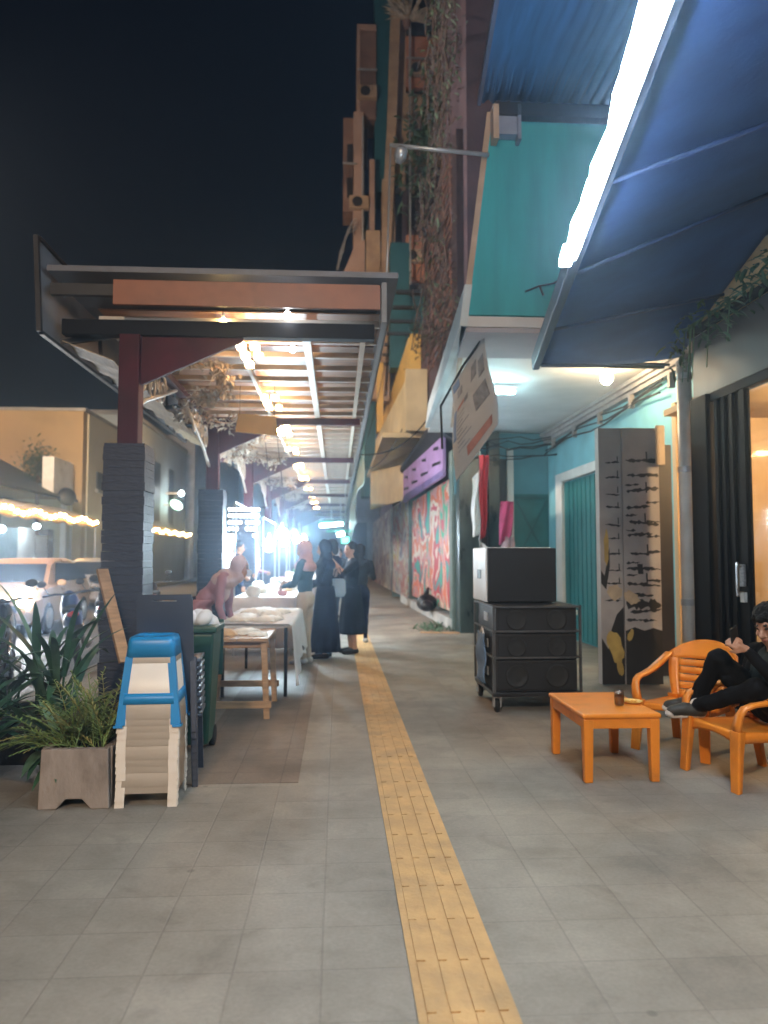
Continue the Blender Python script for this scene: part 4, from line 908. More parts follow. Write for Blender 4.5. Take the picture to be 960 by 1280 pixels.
for k in range(80):
    bx_, by = random.uniform(-1.6, -1.32), random.uniform(4.46, 4.8); a = random.uniform(0, 6.28); lean = random.uniform(.15, 1.1)
    d = V(math.cos(a)*lean, math.sin(a)*lean*.7, 1).normalized(); L_ = random.uniform(.26, .52); p = V(bx_, by, .29)
    if k < 14: d = V(-1, random.uniform(-.4, .2), random.uniform(.35, .9)).normalized(); L_ = random.uniform(.4, .58)
    mb = fr if random.random() < .8 else fr2
    n = 13; pts = []
    for i in range(n):
        pts.append(p.copy()); sd = d.cross(V(0, 0, 1)); sd = sd.normalized() if sd.length > .01 else V(1, 0, 0)
        if i > 1:
            w = .075*math.sin(math.pi*(i/n)**.7)+.012
            for sg in (-1, 1): mb.blade(p, (sd*sg+d*.7+V(0, 0, random.uniform(-.1, .25))), w*random.uniform(.8, 1.2), .009, .4, 2, 0, .3)
        p = p+d*L_/n; d = (d+V(0, 0, -.075)).normalized()
    mb.tube(pts, .0025, 3, cap=False)
o = empty('fern', (-1.47, 4.63, .29), 'light green feathery fern spraying out of the concrete planter', 'plant'); fr.build('fronds', M_leafl, o); fr2.build('yellow_fronds', M_leafy, o)
planter(-2.9, -1.72, 5.15, 5.75, .36, mat('dark_planter', (.05, .048, .046), .85, .3, 5, bump=.4), 'long dark planter box under the broad leaved plants')
def leafy(c, n, lmin, lmax, w, lb, m1, m2, spread=1., seed=0, stem=.35):
    random.seed(seed); a_ = MB(); b_ = MB(); s_ = MB(); c = Vector(c)
    for k in range(n):
        a = random.uniform(0, 6.28); q = c+V(random.gauss(0, .07), random.gauss(0, .07), 0); st_ = random.uniform(.05, stem)
        top_ = q+V(math.cos(a)*.05, math.sin(a)*.05, st_); s_.tube([q, top_], .008, 5)
        (a_ if random.random() < .7 else b_).blade(top_, (math.cos(a)*spread*random.uniform(.4, 1.1), math.sin(a)*spread*random.uniform(.4, 1.1), random.uniform(.5, 1.3)), random.uniform(lmin, lmax), random.uniform(.7, 1.2)*w, random.uniform(.6, 1.9), 8, .2)
    o = empty('broadleaf_plant', tuple(c), lb, 'plant', 'dark plants in the long planter')
    a_.build('leaves', m1, o, True); b_.build('pale_leaves', m2, o, True); s_.build('stem', m1, o)
leafy((-2.62, 5.4, .3), 12, .25, .5, .05, 'dark strappy plant at the road end of the long planter', M_leafd, M_leafm, 1, 1)
leafy((-2.28, 5.35, .3), 24, .3, .6, .055, 'dark arching plant in the middle of the long planter', M_leafd, M_leafm, 1, 2)
leafy((-1.92, 5.4, .3), 28, .4, .8, .055, 'dark upright plant in the long planter nearest the slate clad post', M_leafd, M_leafm, .7, 3)
leafy((-1.72, 5.05, .02), 34, .35, .7, .07, 'low dark plant growing on the ground behind the fern', M_leafd, M_leafm, .9, 4, .25)
leafy((-2.25, 4.75, .02), 40, .35, .75, .07, 'low dark shrub at the kerb left of the fern', M_leafd, M_leafd, 1.1, 5, .3)
leafy((-2.75, 4.9, .02), 40, .3, .65, .07, 'low dark shrub farthest from the fern by the kerb', M_leafd, M_leafd, 1.1, 6, .3)
pk = MB().bar((-2.0, 6.62, 1.30), (-1.72, 6.35, .55), .10, .03)
tag(recentre(pk.build('plank', M_wood, None, bevel=.004)), 'loose wooden plank leaning against the nearest slate clad post', 'plank')

# ================================================================ STALL TABLES
wt = empty('trestle_table', (-.86, 7.1, 0), 'rough wooden table with pale trays at the near end of the stalls', 'table')
tx0, tx1, ty0, ty1, th_ = -1.14, -.60, 6.72, 7.60, .70
top = MB()
for k in range(4): top.box(tx0+k*.135+.002, tx0+(k+1)*.135-.002, ty0-.03, ty1+.03, th_-.028, th_)
top.build('tabletop', M_wood, wt, bevel=.003)
for (x, y, sx) in ((tx0+.02, ty0+.03, -.05), (tx1-.04, ty0+.03, .03), (tx0+.02, ty1-.03, -.05), (tx1-.04, ty1-.03, .03)):
    MB().bar((x+sx, y, 0), (x, y, th_-.03), .05, .05, (0, 1, 0)).build('leg', M_wood, wt, bevel=.003)
f = MB().bar((tx0-.06, ty0-.0, .13), (tx1+.03, ty0-.0, .13), .025, .06).bar((tx0-.06, ty1, .17), (tx1+.03, ty1, .17), .025, .06).box(tx0, tx1, ty0+.062, ty0+.08, th_-.09, th_-.03).box(tx0, tx1, ty1-.08, ty1-.062, th_-.09, th_-.03)
f.build('stretcher', M_wood, wt, bevel=.003)
ft = empty('folding_table', (-.85, 8.8, 0), 'folding table under a white cloth loaded with food packets', 'table')
MB().box(-1.2, -.47, 7.72, 9.9, .70, .735).build('tabletop', M_white, ft)
for x in (-1.15, -.52):
    for y in (7.8, 9.8): MB().tube([(x, y, 0), (x, y, .70)], .018, 8).build('leg', M_blackm, ft)
random.seed(4)
def cl_s(u, v):
    # over the table top then down the sidewalk side
    y = 7.66+2.3*u
    if v < .6: return V(-1.24+.785*v/.6, y, .742+.004*math.sin(u*40+v*9))
    t_ = (v-.6)/.4; dr = .30+.22*abs(math.sin(u*5+.6))+(.18*max(0, 1-u*4))
    return V(-.452+.05*t_+.025*math.sin(u*34)*t_, y+.05*math.sin(u*11)*t_-.05*t_, .742-dr*t_)
tag(recentre(MB().grid(cl_s, 80, 26, (0, 0, .004)).build('tablecloth', M_cloth, None, True)), 'white cloth hanging crooked over the folding table', 'tablecloth')
M_pap = mat('white_paper', (.78, .75, .68), .7, .08, 9); M_kraft = mat('kraft_paper', (.50, .32, .15), .7, .2, 9)
pc = None
def packet(x, y, z, dx, dy, dz, m, lb, rz=0):
    o = MB(); n = 10
    o.grid(lambda u, v: V((u-.5)*dx, (v-.5)*dy, dz*(math.sin(u*math.pi)*math.sin(v*math.pi))**.45+.006*math.sin(u*19+v*13+x*9)), n, n, (0, 0, -.004))
    ob = o.build('food_packet', m, None, True); ob.location = (x, y, z+.005); ob.rotation_euler = (0, 0, rz)
    return tag(ob, lb, 'packet')
packet(-1.02, 7.05, .70, .22, .34, .05, M_kraft, 'flat brown paper packet at the near corner of the wooden table', .2)
packet(-.86, 7.2, .70, .24, .38, .04, M_pap, 'white paper packet beside the brown one on the wooden table', -.15)
packet(-.72, 7.0, .70, .18, .26, .02, M_pap, 'thin white sheet at the corner of the wooden table nearest the yellow path', .1)
for k, (x, y) in enumerate(((-1.0, 8.05), (-.72, 8.0), (-1.02, 8.5), (-.74, 8.55), (-.98, 9.0), (-.70, 9.05), (-.9, 9.5))):
    packet(x, y, .75, .25, .38, random.uniform(.03, .07), M_pap, 'white food packet laid out on the cloth covered folding table', random.uniform(-.3, .3))['group'] = 'white food packets on the folding table'
# bright stalls farther along, each a counter with goods and a lamp
random.seed(13)
M_lampw = emat('stall_lamp_glow', (.68, .88, 1), 430)
M_goods = [mat('goods_white', (.7, .68, .62), .6, .1, 9), mat('goods_pink', (.55, .25, .25), .6, .2, 9), mat('goods_tan', (.5, .34, .18), .6, .2, 9), mat('goods_green', (.16, .34, .2), .6, .2, 9), mat('goods_blue', (.2, .32, .5), .6, .2, 9)]
tn = ['first', 'second', 'third', 'fourth']
lamps = [[(-1.1, 12.3, 1.60), (-.95, 13.1, 1.80)], [(-1.15, 16.5, 1.75)], [(-1.1, 20.5, 1.9)], [(-1.1, 25, 2.0)]]
for i, y in enumerate((11.0, 15.2, 19.4, 23.6)):
    o = empty('market_stall', (-1.05, y+1.5, 0), f'white draped market stall, {tn[i]} beyond the folding table', 'stall', 'market stalls under the canopy')
    MB().box(-1.5, -.62, y, y+3.0, .80, .83).build('counter', M_white, o)
    MB().grid(lambda u, v: V(-.60+.02*math.sin(u*50)*v, y-.02+3.04*u, .835-.72*v), 60, 6, (.005, 0, 0)).build('front_cloth', M_cloth, o, True)
    MB().grid(lambda u, v: V(-1.52+.92*u, y-.03+.02*math.sin(u*24)*v, .835-.72*v), 20, 6, (0, -.005, 0)).build('end_cloth', M_cloth, o, True)
    for x in (-1.48, -.66):
        for yy in (y+.04, y+2.96): MB().tube([(x, yy, 0), (x, yy, 2.2 if x < -1 else .8)], .016, 6).build('leg', M_zinc, o)
    MB().tube([(-1.48, y+.04, 2.2), (-1.48, y+2.96, 2.2)], .016, 6).build('rail', M_zinc, o)
    for k in range(12 if i < 2 else 7):
        x, yy = random.uniform(-1.4, -.72), y+.15+2.7*(k+.5)/(12 if i < 2 else 7); h = random.uniform(.06, .2); w_ = random.uniform(.06, .11); m = M_goods[k % 5] if k % 2 else M_goods[0]
        q = MB().lathe([(w_*.8, 0), (w_, .02), (w_*1.02, h*.8), (w_*.6, h), (.01, h*1.03)], (0, 0, 0), 12).build('food_tub', m, None, True); q.location = (x, yy, .832)
        tag(q, f'rounded tub of food on the {tn[i]} stall beyond the folding table', 'tub', 'food tubs on the stalls')
    for (lx, ly, lz) in lamps[i]:
        l_ = empty('stall_lamp', (lx, ly, lz), f'glaring white lamp over the {tn[i]} stall'+(', lower and nearer one' if (lx, ly) == (-1.1, 12.3) else ', higher and farther one' if i == 0 else ''), 'lamp', 'glaring lamps over the stalls')
        MB().ell((lx, ly, lz), (.085, .085, .10)).build('glass_bulb', M_lampw, l_, True)
        MB().lathe([(.02, 0), (.03, .03), (.02, .1)], (lx, ly, lz+.10), 10).build('socket', M_white, l_)
        MB().tube([(lx, ly, lz+.16), (lx, ly, 2.6), (lx-.1, ly, 3.5)], .006, 5).build('wire', M_blackm, l_)
# icicle lights
o = empty('icicle_lights', (-2.05, 15.5, 2), 'cluster of white fairy lights hanging behind the second slate clad post', 'fairy lights')
random.seed(6); b_ = MB(); w_ = MB()
for k in range(9):
    x = -2.15+.07*k; L_ = random.uniform(.35, .8); w_.tube([(x, 15.3, 2.4), (x, 15.3, 2.4-L_)], .003, 4)
    for q in range(int(L_/.13)): b_.ell((x, 15.28, 2.36-.13*q), (.028, .028, .03), 7, 5)
b_.build('bulbs', emat('icicle_glow', (.8, .92, 1), 22), o, True)['kind'] = 'stuff'; w_.tube([(-2.3, 15.3, 2.42), (-1.4, 15.3, 2.40)], .006, 5); w_.build('wire', M_blackm, o)
for (x, y, z, lb, cl_) in ((-.25, 30, 2.65, 'white tube light with green edge near the far end of the canopy', (.7, 1, .95)), (.10, 27, 2.2, 'small white light below the green edged tube light', (.9, 1, 1))):
    o = empty('shop_light', (x, y, z), lb, 'lamp'); MB().tube([(x-.45, y, z), (x+.45, y, z+.08)] if x < 0 else [(x-.12, y, z), (x+.12, y, z+.06)], .07, 10).build('tube', emat('tube_glow'+str(x), cl_, 30), o, True)
    MB().box(x-.5, x+.5, y+.02, y+.1, z+.1, z+.18).build('bracket', mat('green_fitting', (.02, .3, .22), .5), o)
    MB().tube([(x, y+.06, z+.18), (x, y+.06, 3.7)], .02, 6).build('rod', M_zinc, o)
o = empty('green_sign', (.28, 24, 2), 'small green lit sign beyond the woman in the black dress', 'sign')
MB().box(.12, .36, 24, 24.05, 1.85, 2.05).build('lit_face', emat('green_glow', (.05, .8, .45), 3), o, bevel=.01); MB().box(.10, .38, 24.051, 24.08, 1.82, 2.08).build('frame', M_blackm, o); MB().tube([(.24, 24.06, 2.08), (.24, 24.06, 3.6)], .01, 5).build('rod', M_zinc, o)

# things along the shophouse foot
b = MB(); b.ell((2.02, 17.2, .38), (.24, .26, .20), 14, 9).ell((1.98, 16.9, .33), (.16, .16, .13), 12, 8).tube([(2.0, 17.2, .55), (2.06, 17.2, .72), (2.12, 17.2, .66)], [.07, .03, .015], 8)
tag(recentre(b.build('black_bag', mat('bin_bag', (.010, .010, .012), .35, .2, 8, bump=.8, bscale=14), None, True)), 'tied black rubbish bag on the ledge below the graffiti shutter', 'bag')
b = MB(); random.seed(2)
for k in range(120): b.blade((1.85+random.gauss(0, .16), 14.9+random.gauss(0, .35), .01), (random.uniform(-1, 1), random.uniform(-1, 1), random.uniform(.1, .8)), random.uniform(.08, .25), .035, .8, 3)
tag(b.build('fallen_leaves', M_leafm), 'clump of wilted green leaves on the pavement by the plinth', 'leaves', kind='stuff')
tag(recentre(MB().bar((1.55, 14.2, .012), (2.25, 14.0, .016), .10, .022).build('board_offcut', M_wood, None, bevel=.003)), 'thin wooden board lying on the pavement near the dark pillar', 'board')

# ================================================================ PEOPLE
import numpy as np
from mathutils import noise as mnoise
class Body:
    def __init__(s): s.p = []
    def cap(s, a, b, r0, r1, m): s.p.append(('c', Vector(a), Vector(b), r0, r1, m)); return s
    def chain(s, pts, rs, m):
        for i in range(len(pts)-1): s.cap(pts[i], pts[i+1], rs[i], rs[i+1], m if not isinstance(m, list) else m[i])
        return s
    def ell(s, c, rad, m, rot=None): s.p.append(('e', Vector(c), Vector(rad), (rot.to_3x3() if rot is not None else Matrix.Identity(3)), None, m)); return s
    def build(s, name, mats, parent, voxel=.012, smooth=2, wrinkle=()):
        mb = MB()
        for q in s.p:
            if q[0] == 'e': mb.ell(q[1], q[2], 16, 11, q[3])
            else:
                a, b = q[1], q[2]; d = (b-a); L_ = d.length
                if L_ < 1e-5: mb.ell(a, (q[3],)*3, 12, 9); continue
                d /= L_; prof = []
                M = d.to_track_quat('Z', 'Y').to_matrix()
                for i in range(1, 6): an = -math.pi/2+math.pi/2*i/6; prof.append((q[3]*math.cos(an), q[3]*math.sin(an)))
                prof.append((q[3], 0)); prof.append((q[4], L_))
                for i in range(1, 6): an = math.pi/2*i/6; prof.append((q[4]*math.cos(an), L_+q[4]*math.sin(an)))
                mb.lathe(prof, a, 14, M)
        o = mb.build(name, mats, parent)
        r = o.modifiers.new('r', 'REMESH'); r.mode = 'VOXEL'; r.voxel_size = voxel; r.use_smooth_shade = True
        sm = o.modifiers.new('s', 'SMOOTH'); sm.factor = .5; sm.iterations = smooth
        dg = bpy.context.evaluated_depsgraph_get(); dg.update()
        me = bpy.data.meshes.new_from_object(o.evaluated_get(dg)); o.modifiers.clear(); old = o.data; o.data = me; bpy.data.meshes.remove(old)
        me.materials.clear()
        for m in mats: me.materials.append(m)
        n = len(me.polygons); c = np.empty(n*3); me.polygons.foreach_get('center', c); c = c.reshape(n, 3)+np.array(wloc(parent) if parent else (0, 0, 0))
        best = np.full(n, 1e9); idx = np.zeros(n, dtype=np.int32)
        for q in s.p:
            if q[0] == 'e':
                M = np.array(q[3]); l = (c-np.array(q[1])) @ M/np.array(q[2]); k = np.linalg.norm(l, axis=1); d = (k-1)*min(q[2])
            else:
                a = np.array(q[1]); b = np.array(q[2]); ab = b-a; t = np.clip(((c-a) @ ab)/max(1e-9, ab @ ab), 0, 1)
                d = np.linalg.norm(c-a-t[:, None]*ab, axis=1)-(q[3]+(q[4]-q[3])*t)
            w = d < best; best[w] = d[w]; idx[w] = q[5]
        if wrinkle:
            nv = len(me.vertices); cnt = np.zeros(nv); cl = np.zeros(nv)
            for pl_, i_ in zip(me.polygons, idx):
                for v_ in pl_.vertices: cnt[v_] += 1; cl[v_] += 1 if i_ in wrinkle else 0
            w_ = cl/np.maximum(cnt, 1); nr = [v_.normal.copy() for v_ in me.vertices]
            for v_ in me.vertices:
                if w_[v_.index] > .01:
                    p_ = v_.co; q_ = Vector((p_.x*11, p_.y*11, p_.z*6)); d_ = mnoise.noise(q_+Vector((0, 0, mnoise.noise(q_*.5)*2)))+.5*mnoise.noise(q_*2.3)
                    v_.co = p_+nr[v_.index]*(.011*d_*w_[v_.index])
        me.polygons.foreach_set('material_index', idx); me.polygons.foreach_set('use_smooth', np.ones(n, dtype=bool)); me.update()
        return o
def head(B, c, yaw, pitch=0, sc=1., skin=0, eye=1, lip=2, roll=0):
    """face looks along local +Y turned by yaw; pitch > 0 looks up"""
    Rm = Euler((pitch, roll, yaw)).to_matrix(); P = lambda x, y, z: Vector(c)+Rm @ Vector((x*sc, y*sc, z*sc)); E_ = lambda x, y, z, r, m: B.ell(P(x, y, z), [k*sc for k in r], m, Rm)
    E_(0, -.008, .022, (.076, .094, .096), skin); E_(0, .022, -.045, (.056, .066, .07), skin); E_(0, .052, -.088, (.026, .026, .022), skin)
    B.cap(P(0, .082, .018), P(0, .103, -.028), .009*sc, .015*sc, skin)
    for sg in (-1, 1):
        E_(sg*.077, -.012, -.005, (.012, .022, .032), skin); E_(sg*.032, .079, .016, (.014, .010, .007), eye); E_(sg*.033, .082, .038, (.019, .008, .0045), eye)
        E_(sg*.042, .062, -.018, (.022, .022, .02), skin); E_(sg*.012, .094, -.03, (.009, .01, .008), skin)
    E_(0, .082, -.058, (.024, .011, .0085), lip)
    return P, Rm
def hand(B, wrist, d, n, m, curl=.5, sc=1., r=.0085):
    """palm along d, back of the hand along n; five fingers"""
    d = Vector(d).normalized(); n = Vector(n); n = (n-d*n.dot(d)).normalized(); s_ = d.cross(n); w = Vector(wrist)
    B.cap(w, w+d*.045*sc, .021*sc, .024*sc, m); 
    for k in range(4):
        o = (k-1.5)*.0195*sc; k0 = w+d*.05*sc+s_*o; kn = w+d*(.083-.004*abs(k-1))*sc+s_*o*1.05
        B.cap(k0, kn, .013*sc, r*1.25, m)
        L_ = (.062, .072, .066, .05)[k]*sc; a = curl*.7; e1 = d*math.cos(a)-n*math.sin(a); a2 = curl*1.7; e2 = d*math.cos(a2)-n*math.sin(a2)
        q = kn+e1*L_*.5; B.cap(kn, q, r*1.2, r*1.08, m); B.cap(q, q+e2*L_*.45, r*1.08, r*.85, m)
    t0 = w+d*.02*sc-s_*.022*sc; t1 = t0+(d*.6-s_*.75-n*.25).normalized()*.036*sc; t2 = t1+(d*.9-s_*.25-n*.3).normalized()*.028*sc
    B.cap(t0, t1, .013*sc, r*1.2, m); B.cap(t1, t2, r*1.2, r, m)

# --- the seated man (body one mesh; hair, phone apart)
mn = empty('person', (2.72, 4.80, .35), 'man in black lounging in an orange armchair with his feet up, looking at a phone', 'person')
SK, EY, LP, BK, SH, SN, WS = range(7)
M_jeans = mat('black_trousers', (.006, .006, .007), .9, .3, 9, bump=.5, bscale=18, spec=.12)
M_shirt = mat('dark_grey_shirt', (.024, .029, .028), .9, .25, 9, bump=.5, bscale=18, spec=.15)
M_shoe = mat('dark_sneaker', (.025, .024, .020), .6, .3, 12)
M_sole = mat('white_sole', (.62, .60, .56), .6, .15, 12)
mats = [M_skin, M_eye, M_lip, M_jeans, M_shirt, M_shoe, M_sole]
B = Body(); H_ = V(2.745, 4.70, .955)
Ph, Rh = head(B, H_, R(112), R(-14), 1.0, roll=R(4))
B.chain([V(2.80, 4.73, .80), V(2.765, 4.715, .90)], [.056, .052], SK)
# trunk: chest leaning back in the chair
B.ell((2.80, 4.77, .66), (.125, .19, .19), SH, Euler((0, R(14), 0)).to_matrix()); B.ell((2.80, 4.78, .50), (.125, .165, .16), SH); B.ell((2.82, 4.78, .43), (.14, .175, .10), BK)
for sy in (-1, 1):      # open jacket
    B.ell((2.81, 4.77+sy*.125, .655), (.125, .085, .20), BK, Euler((0, R(14), 0)).to_matrix()); B.cap((2.815, 4.77+sy*.10, .80), (2.80, 4.77+sy*.19, .775), .058, .064, BK)
B.ell((2.84, 4.77, .66), (.09, .19, .20), BK)
B.chain([V(2.83, 4.745, .82), V(2.80, 4.735, .845)], [.075, .068], BK)
# left arm (near): shoulder, elbow, wrist -> phone hand
B.chain([V(2.80, 4.575, .775), V(2.71, 4.52, .60), V(2.545, 4.60, .81)], [.062, .052, .036], BK); B.cap(V(2.545, 4.60, .81), V(2.525, 4.607, .835), .027, .025, SK)
B.chain([V(2.80, 4.965, .775), V(2.75, 5.03, .56), V(2.66, 4.92, .50)], [.062, .052, .036], BK)
hand(B, V(2.525, 4.605, .832), V(-.60, .12, .40), V(-.25, -.9, .3), SK, 1.0, 1.0, .0088)
hand(B, V(2.655, 4.91, .495), V(-.7, -.5, -.15), V(0, .2, 1), SK, .5)
# legs: right one raised, left one stretched; feet on the empty chair
B.chain([V(2.79, 4.87, .44), V(2.50, 4.90, .735), V(2.405, 5.02, .455)], [.095, .068, .050], BK); B.chain([V(2.79, 4.70, .44), V(2.62, 4.64, .585), V(2.38, 4.935, .430)], [.095, .066, .048], BK)
B.ell((2.60, 4.88, .62), (.10, .07, .08), BK)
for (an, tip) in ((V(2.40, 5.03, .43), V(2.255, 5.12, .395)), (V(2.365, 4.955, .415), V(2.22, 4.99, .385))):
    d = (tip-an); B.cap(an+V(0, 0, .02), an, .036, .036, WS); B.cap(an+V(.03, -.01, -.02), an+d*.45+V(0, 0, -.004), .042, .043, SN); B.cap(an+d*.45, tip, .043, .035, SN)
    B.cap(an+V(.04, -.01, -.048), tip+V(0, 0, -.03), .022, .020, WS); B.ell(tip+d.normalized()*.015+V(0, 0, -.012), (.03, .034, .026), WS)
B.build('body', mats, mn, .0065, 3, (BK, SH))
hb = Body(); random.seed(19)
hb.ell(Ph(0, -.022, .050), (.090, .098, .088), 0, Rh)
for k in range(150):
    a = random.uniform(0, 6.28); e = random.uniform(-.25, 1.45); q = (math.cos(e)*math.cos(a)*.092, math.cos(e)*math.sin(a)*.105-.02, math.sin(e)*.10+.045)
    if q[1] > .045 and q[2] < .072: continue
    if q[1] > .0 and q[2] < .03: continue
    hb.ell(Ph(*q), (random.uniform(.014, .027),)*3, 0)
hb.build('hair', [M_hair], mn, .006, 1)
o = empty('phone', (2.47, 4.6, .88), 'dark phone held up by the man in black', 'phone')
Mr = Euler((R(12), R(-25), R(25)))
MB().cbox((2.462, 4.617, .905), (.072, .009, .145), rx=Mr.x, ry=Mr.y, rz=Mr.z).build('case', M_blackm, o, bevel=.006)
MB().cbox((2.466, 4.624, .906), (.064, .002, .132), rx=Mr.x, ry=Mr.y, rz=Mr.z).build('screen', M_dglass, o)

# --- standing figures
def rings(o, secs, folds=0, amp=0, n=28, rot=0, ph=0):
    out = []
    for (cx, cy, z, rx, ry) in secs:
        k = amp*max(0, 1-(z-secs[-1][2])/(secs[0][2]-secs[-1][2])) if folds else 0
        out.append([V(cx+math.cos(2*math.pi*i/n+rot)*rx*(1+k*math.sin(folds*2*math.pi*i/n+ph)), cy+math.sin(2*math.pi*i/n+rot)*ry*(1+k*math.sin(folds*2*math.pi*i/n+ph)), z) for i in range(n)])
    return out
def standing(name, loc, yaw, Hh, mats_, label, top=3, bot=4, armL=None, armR=None, headyaw=0, headpitch=0, lean=0, voxel=.013, skirt=None, hijab=None, hair=True, shoe=5, longsleeve=True, group=None):
    """mats_: skin, eye, lip, top, bottom, shoe.  local +Y is forward; arms = (elbow, wrist) in local metres of a 1.65 m figure"""
    o = empty(name, loc, label, 'person', group); k = Hh/1.65; Rz = Matrix.Rotation(yaw, 3, 'Z')
    def P(x, y, z):
        if z > .9 and lean: yy, zz = y*math.cos(lean)+(z-.9)*math.sin(lean), .9+(z-.9)*math.cos(lean)-y*math.sin(lean); y, z = yy, zz
        return Vector(loc)+Rz @ Vector((x*k, y*k, z*k))
    B = Body(); E_ = lambda c, r, m: B.ell(P(*c), [q*k for q in r], m, Matrix.Rotation(yaw, 3, 'Z') @ Matrix.Rotation(-lean if c[2] > .9 else 0, 3, 'X'))
    E_((0, -.01, .88), (.165, .125, .14), bot); E_((0, 0, 1.08), (.145, .105, .19), top); E_((0, 0, 1.24), (.17, .115, .16), top)
    B.cap(P(-.10, -.01, 1.36), P(.10, -.01, 1.36), .068*k, .068*k, top); B.cap(P(0, 0, 1.36), P(0, .015, 1.47), .052*k, .05*k, 0)
    for sg, arm in ((-1, armL), (1, armR)):
        hip = P(sg*.085, 0, .86); kn = P(sg*.095, .02, .47); an = P(sg*.095, -.02, .09); B.chain([hip, kn, an], [.088*k, .058*k, .040*k], bot if skirt is None else 0)
        B.chain([P(sg*.095, -.045, .045), P(sg*.105, .07, .04), P(sg*.11, .15, .03)], [.042*k, .042*k, .032*k], shoe)
        sh_ = P(sg*.175, -.01, 1.345); el, wr = arm if arm else ((sg*.23, -.03, 1.08), (sg*.24, .06, .86))
        el = P(*el); wr = P(*wr); B.chain([sh_, el], [.056*k, .045*k], top); B.chain([el, wr], [.043*k, .030*k], top if longsleeve else 0)
        d = (wr-el).normalized(); hand(B, wr, d, Rz @ Vector((sg, .2, .3)), 0, .6, k, .0105)
    hc = P(0, .025, 1.545); Ph, Rh = head(B, hc, yaw+headyaw, headpitch-lean*.7, k*.98)
    body = B.build('body', mats_, o, voxel, 2, (3, 4))
    if hijab is not None:
        hb = Body(); hb.ell(Ph(0, -.03, .025), (.102*k, .102*k, .118*k), 0, Rh); hb.ell(Ph(0, -.02, -.09), (.085*k, .09*k, .085*k), 0, Rh)
        a = Ph(0, -.02, -.10); hb.cap(a, P(0, .0, 1.34), .085*k, .12*k, 0); hb.ell(P(0, .0, 1.32), (.21*k, .15*k, .10*k), 0, Matrix.Rotation(yaw, 3, 'Z')); hb.ell(P(0, .07, 1.24), (.12*k, .075*k, .14*k), 0, Matrix.Rotation(yaw, 3, 'Z'))
        hb.build('headscarf', [hijab], o, .014, 3, (0,))
    elif hair:
        hb = Body(); hb.ell(Ph(0, -.03, .045), (.092*k, .098*k, .095*k), 0, Rh); hb.ell(Ph(0, -.065, -.03), (.08*k, .05*k, .10*k), 0, Rh)
        if hair == 'long': hb.cap(Ph(0, -.075, -.02), Ph(0, -.085, -.20), .07*k, .05*k, 0)
        hb.build('hair', [M_hair], o, .013, 2)
    if skirt is not None:
        m, hem, w = skirt; rg = []
        for t_ in range(15):
            u = t_/14; z = 1.02+(hem-1.02)*u; c = P(0, 0, z); rx = (.155+(w-.155)*u**.8)*k; n = 40
            rg.append([c+Rz @ Vector((math.cos(2*math.pi*i/n)*rx*(1+.09*u*math.sin(9*2*math.pi*i/n+u)), math.sin(2*math.pi*i/n)*rx*.78*(1+.09*u*math.sin(9*2*math.pi*i/n+u)), 0)) for i in range(n)])
        MB().loft(rg, cap=False).build('skirt', m, o, True, solid=.006)
    return o, P, Ph
M_mauve = mat('mauve_tunic', (.36, .19, .225), .85, .15, 5, bump=.3, bscale=9)
M_tealtop = mat('deep_teal_top', (.010, .05, .075), .8, .2, 6, bump=.3, bscale=12)
M_pinkh = mat('salmon_scarf', (.60, .36, .36), .85, .12, 6, bump=.2, bscale=15)
M_beige = mat('beige_trousers', (.48, .40, .30), .8, .15, 6, bump=.3, bscale=12)
M_navy = mat('navy_cloth', (.008, .013, .035), .85, .3, 7, bump=.3, bscale=12, spec=.15)
M_dress = mat('black_dress_cloth', (.007, .012, .022), .85, .3, 7, bump=.3, bscale=12, spec=.15)
M_jean = mat('blue_jeans', (.03, .06, .12), .8, .25, 9)
M_whitesh = mat('white_shoe', (.6, .58, .55), .6, .1, 9)
M_lightsh = mat('pale_shirt', (.52, .52, .50), .8, .15, 6)
BODY = lambda t_, b_, s_, sk=M_skin: [sk, M_eye, M_lip, t_, b_, s_]
Y90 = R(90)
# seller bending over her table (faces the sidewalk, +X)
o, P, Ph = standing('person', (-1.50, 8.30, 0), R(-96), 1.60, BODY(M_mauve, M_navy, M_black), 'stooping seller in mauve tunic and headscarf bending over the cloth covered table', lean=R(46), armL=((-.22, .22, 1.10), (-.12, .42, 1.00)), armR=((.22, .20, 1.12), (.14, .40, 1.02)), headpitch=R(22), hijab=mat('dusty_scarf', (.50, .37, .36), .85, .15, 7, bump=.4, bscale=14), skirt=(M_mauve, .62, .24))
mk = MB().grid(lambda u, v: Ph((u-.5)*.115, .068+.052*math.cos((u-.5)*2.6)+.012*math.sin(v*3.1), -.005-.075*v), 10, 8, (.002, 0, 0)).build('face_mask', mat('pale_mask', (.6, .66, .74), .8, .08, 8), o, True)
# shopper with salmon scarf seen from behind-left
standing('person', (-.43, 10.2, 0), R(70), 1.60, BODY(M_tealtop, M_beige, M_whitesh, M_skin2), 'shopper in deep teal top, salmon headscarf and beige trousers', armL=((-.22, .08, 1.08), (-.10, .28, 1.05)), armR=((.23, .10, 1.1), (.12, .30, 1.08)), hijab=M_pinkh, headpitch=R(-15))
standing('person', (-.17, 10.75, 0), R(80), 1.62, BODY(M_navy, M_navy, M_black), 'shopper in a long navy gown and navy scarf behind the salmon scarf', armL=((-.22, .06, 1.08), (-.1, .26, 1.08)), armR=((.22, .05, 1.08), (.14, .25, 1.0)), hijab=M_navy, skirt=(M_navy, .10, .27), headpitch=R(-10))
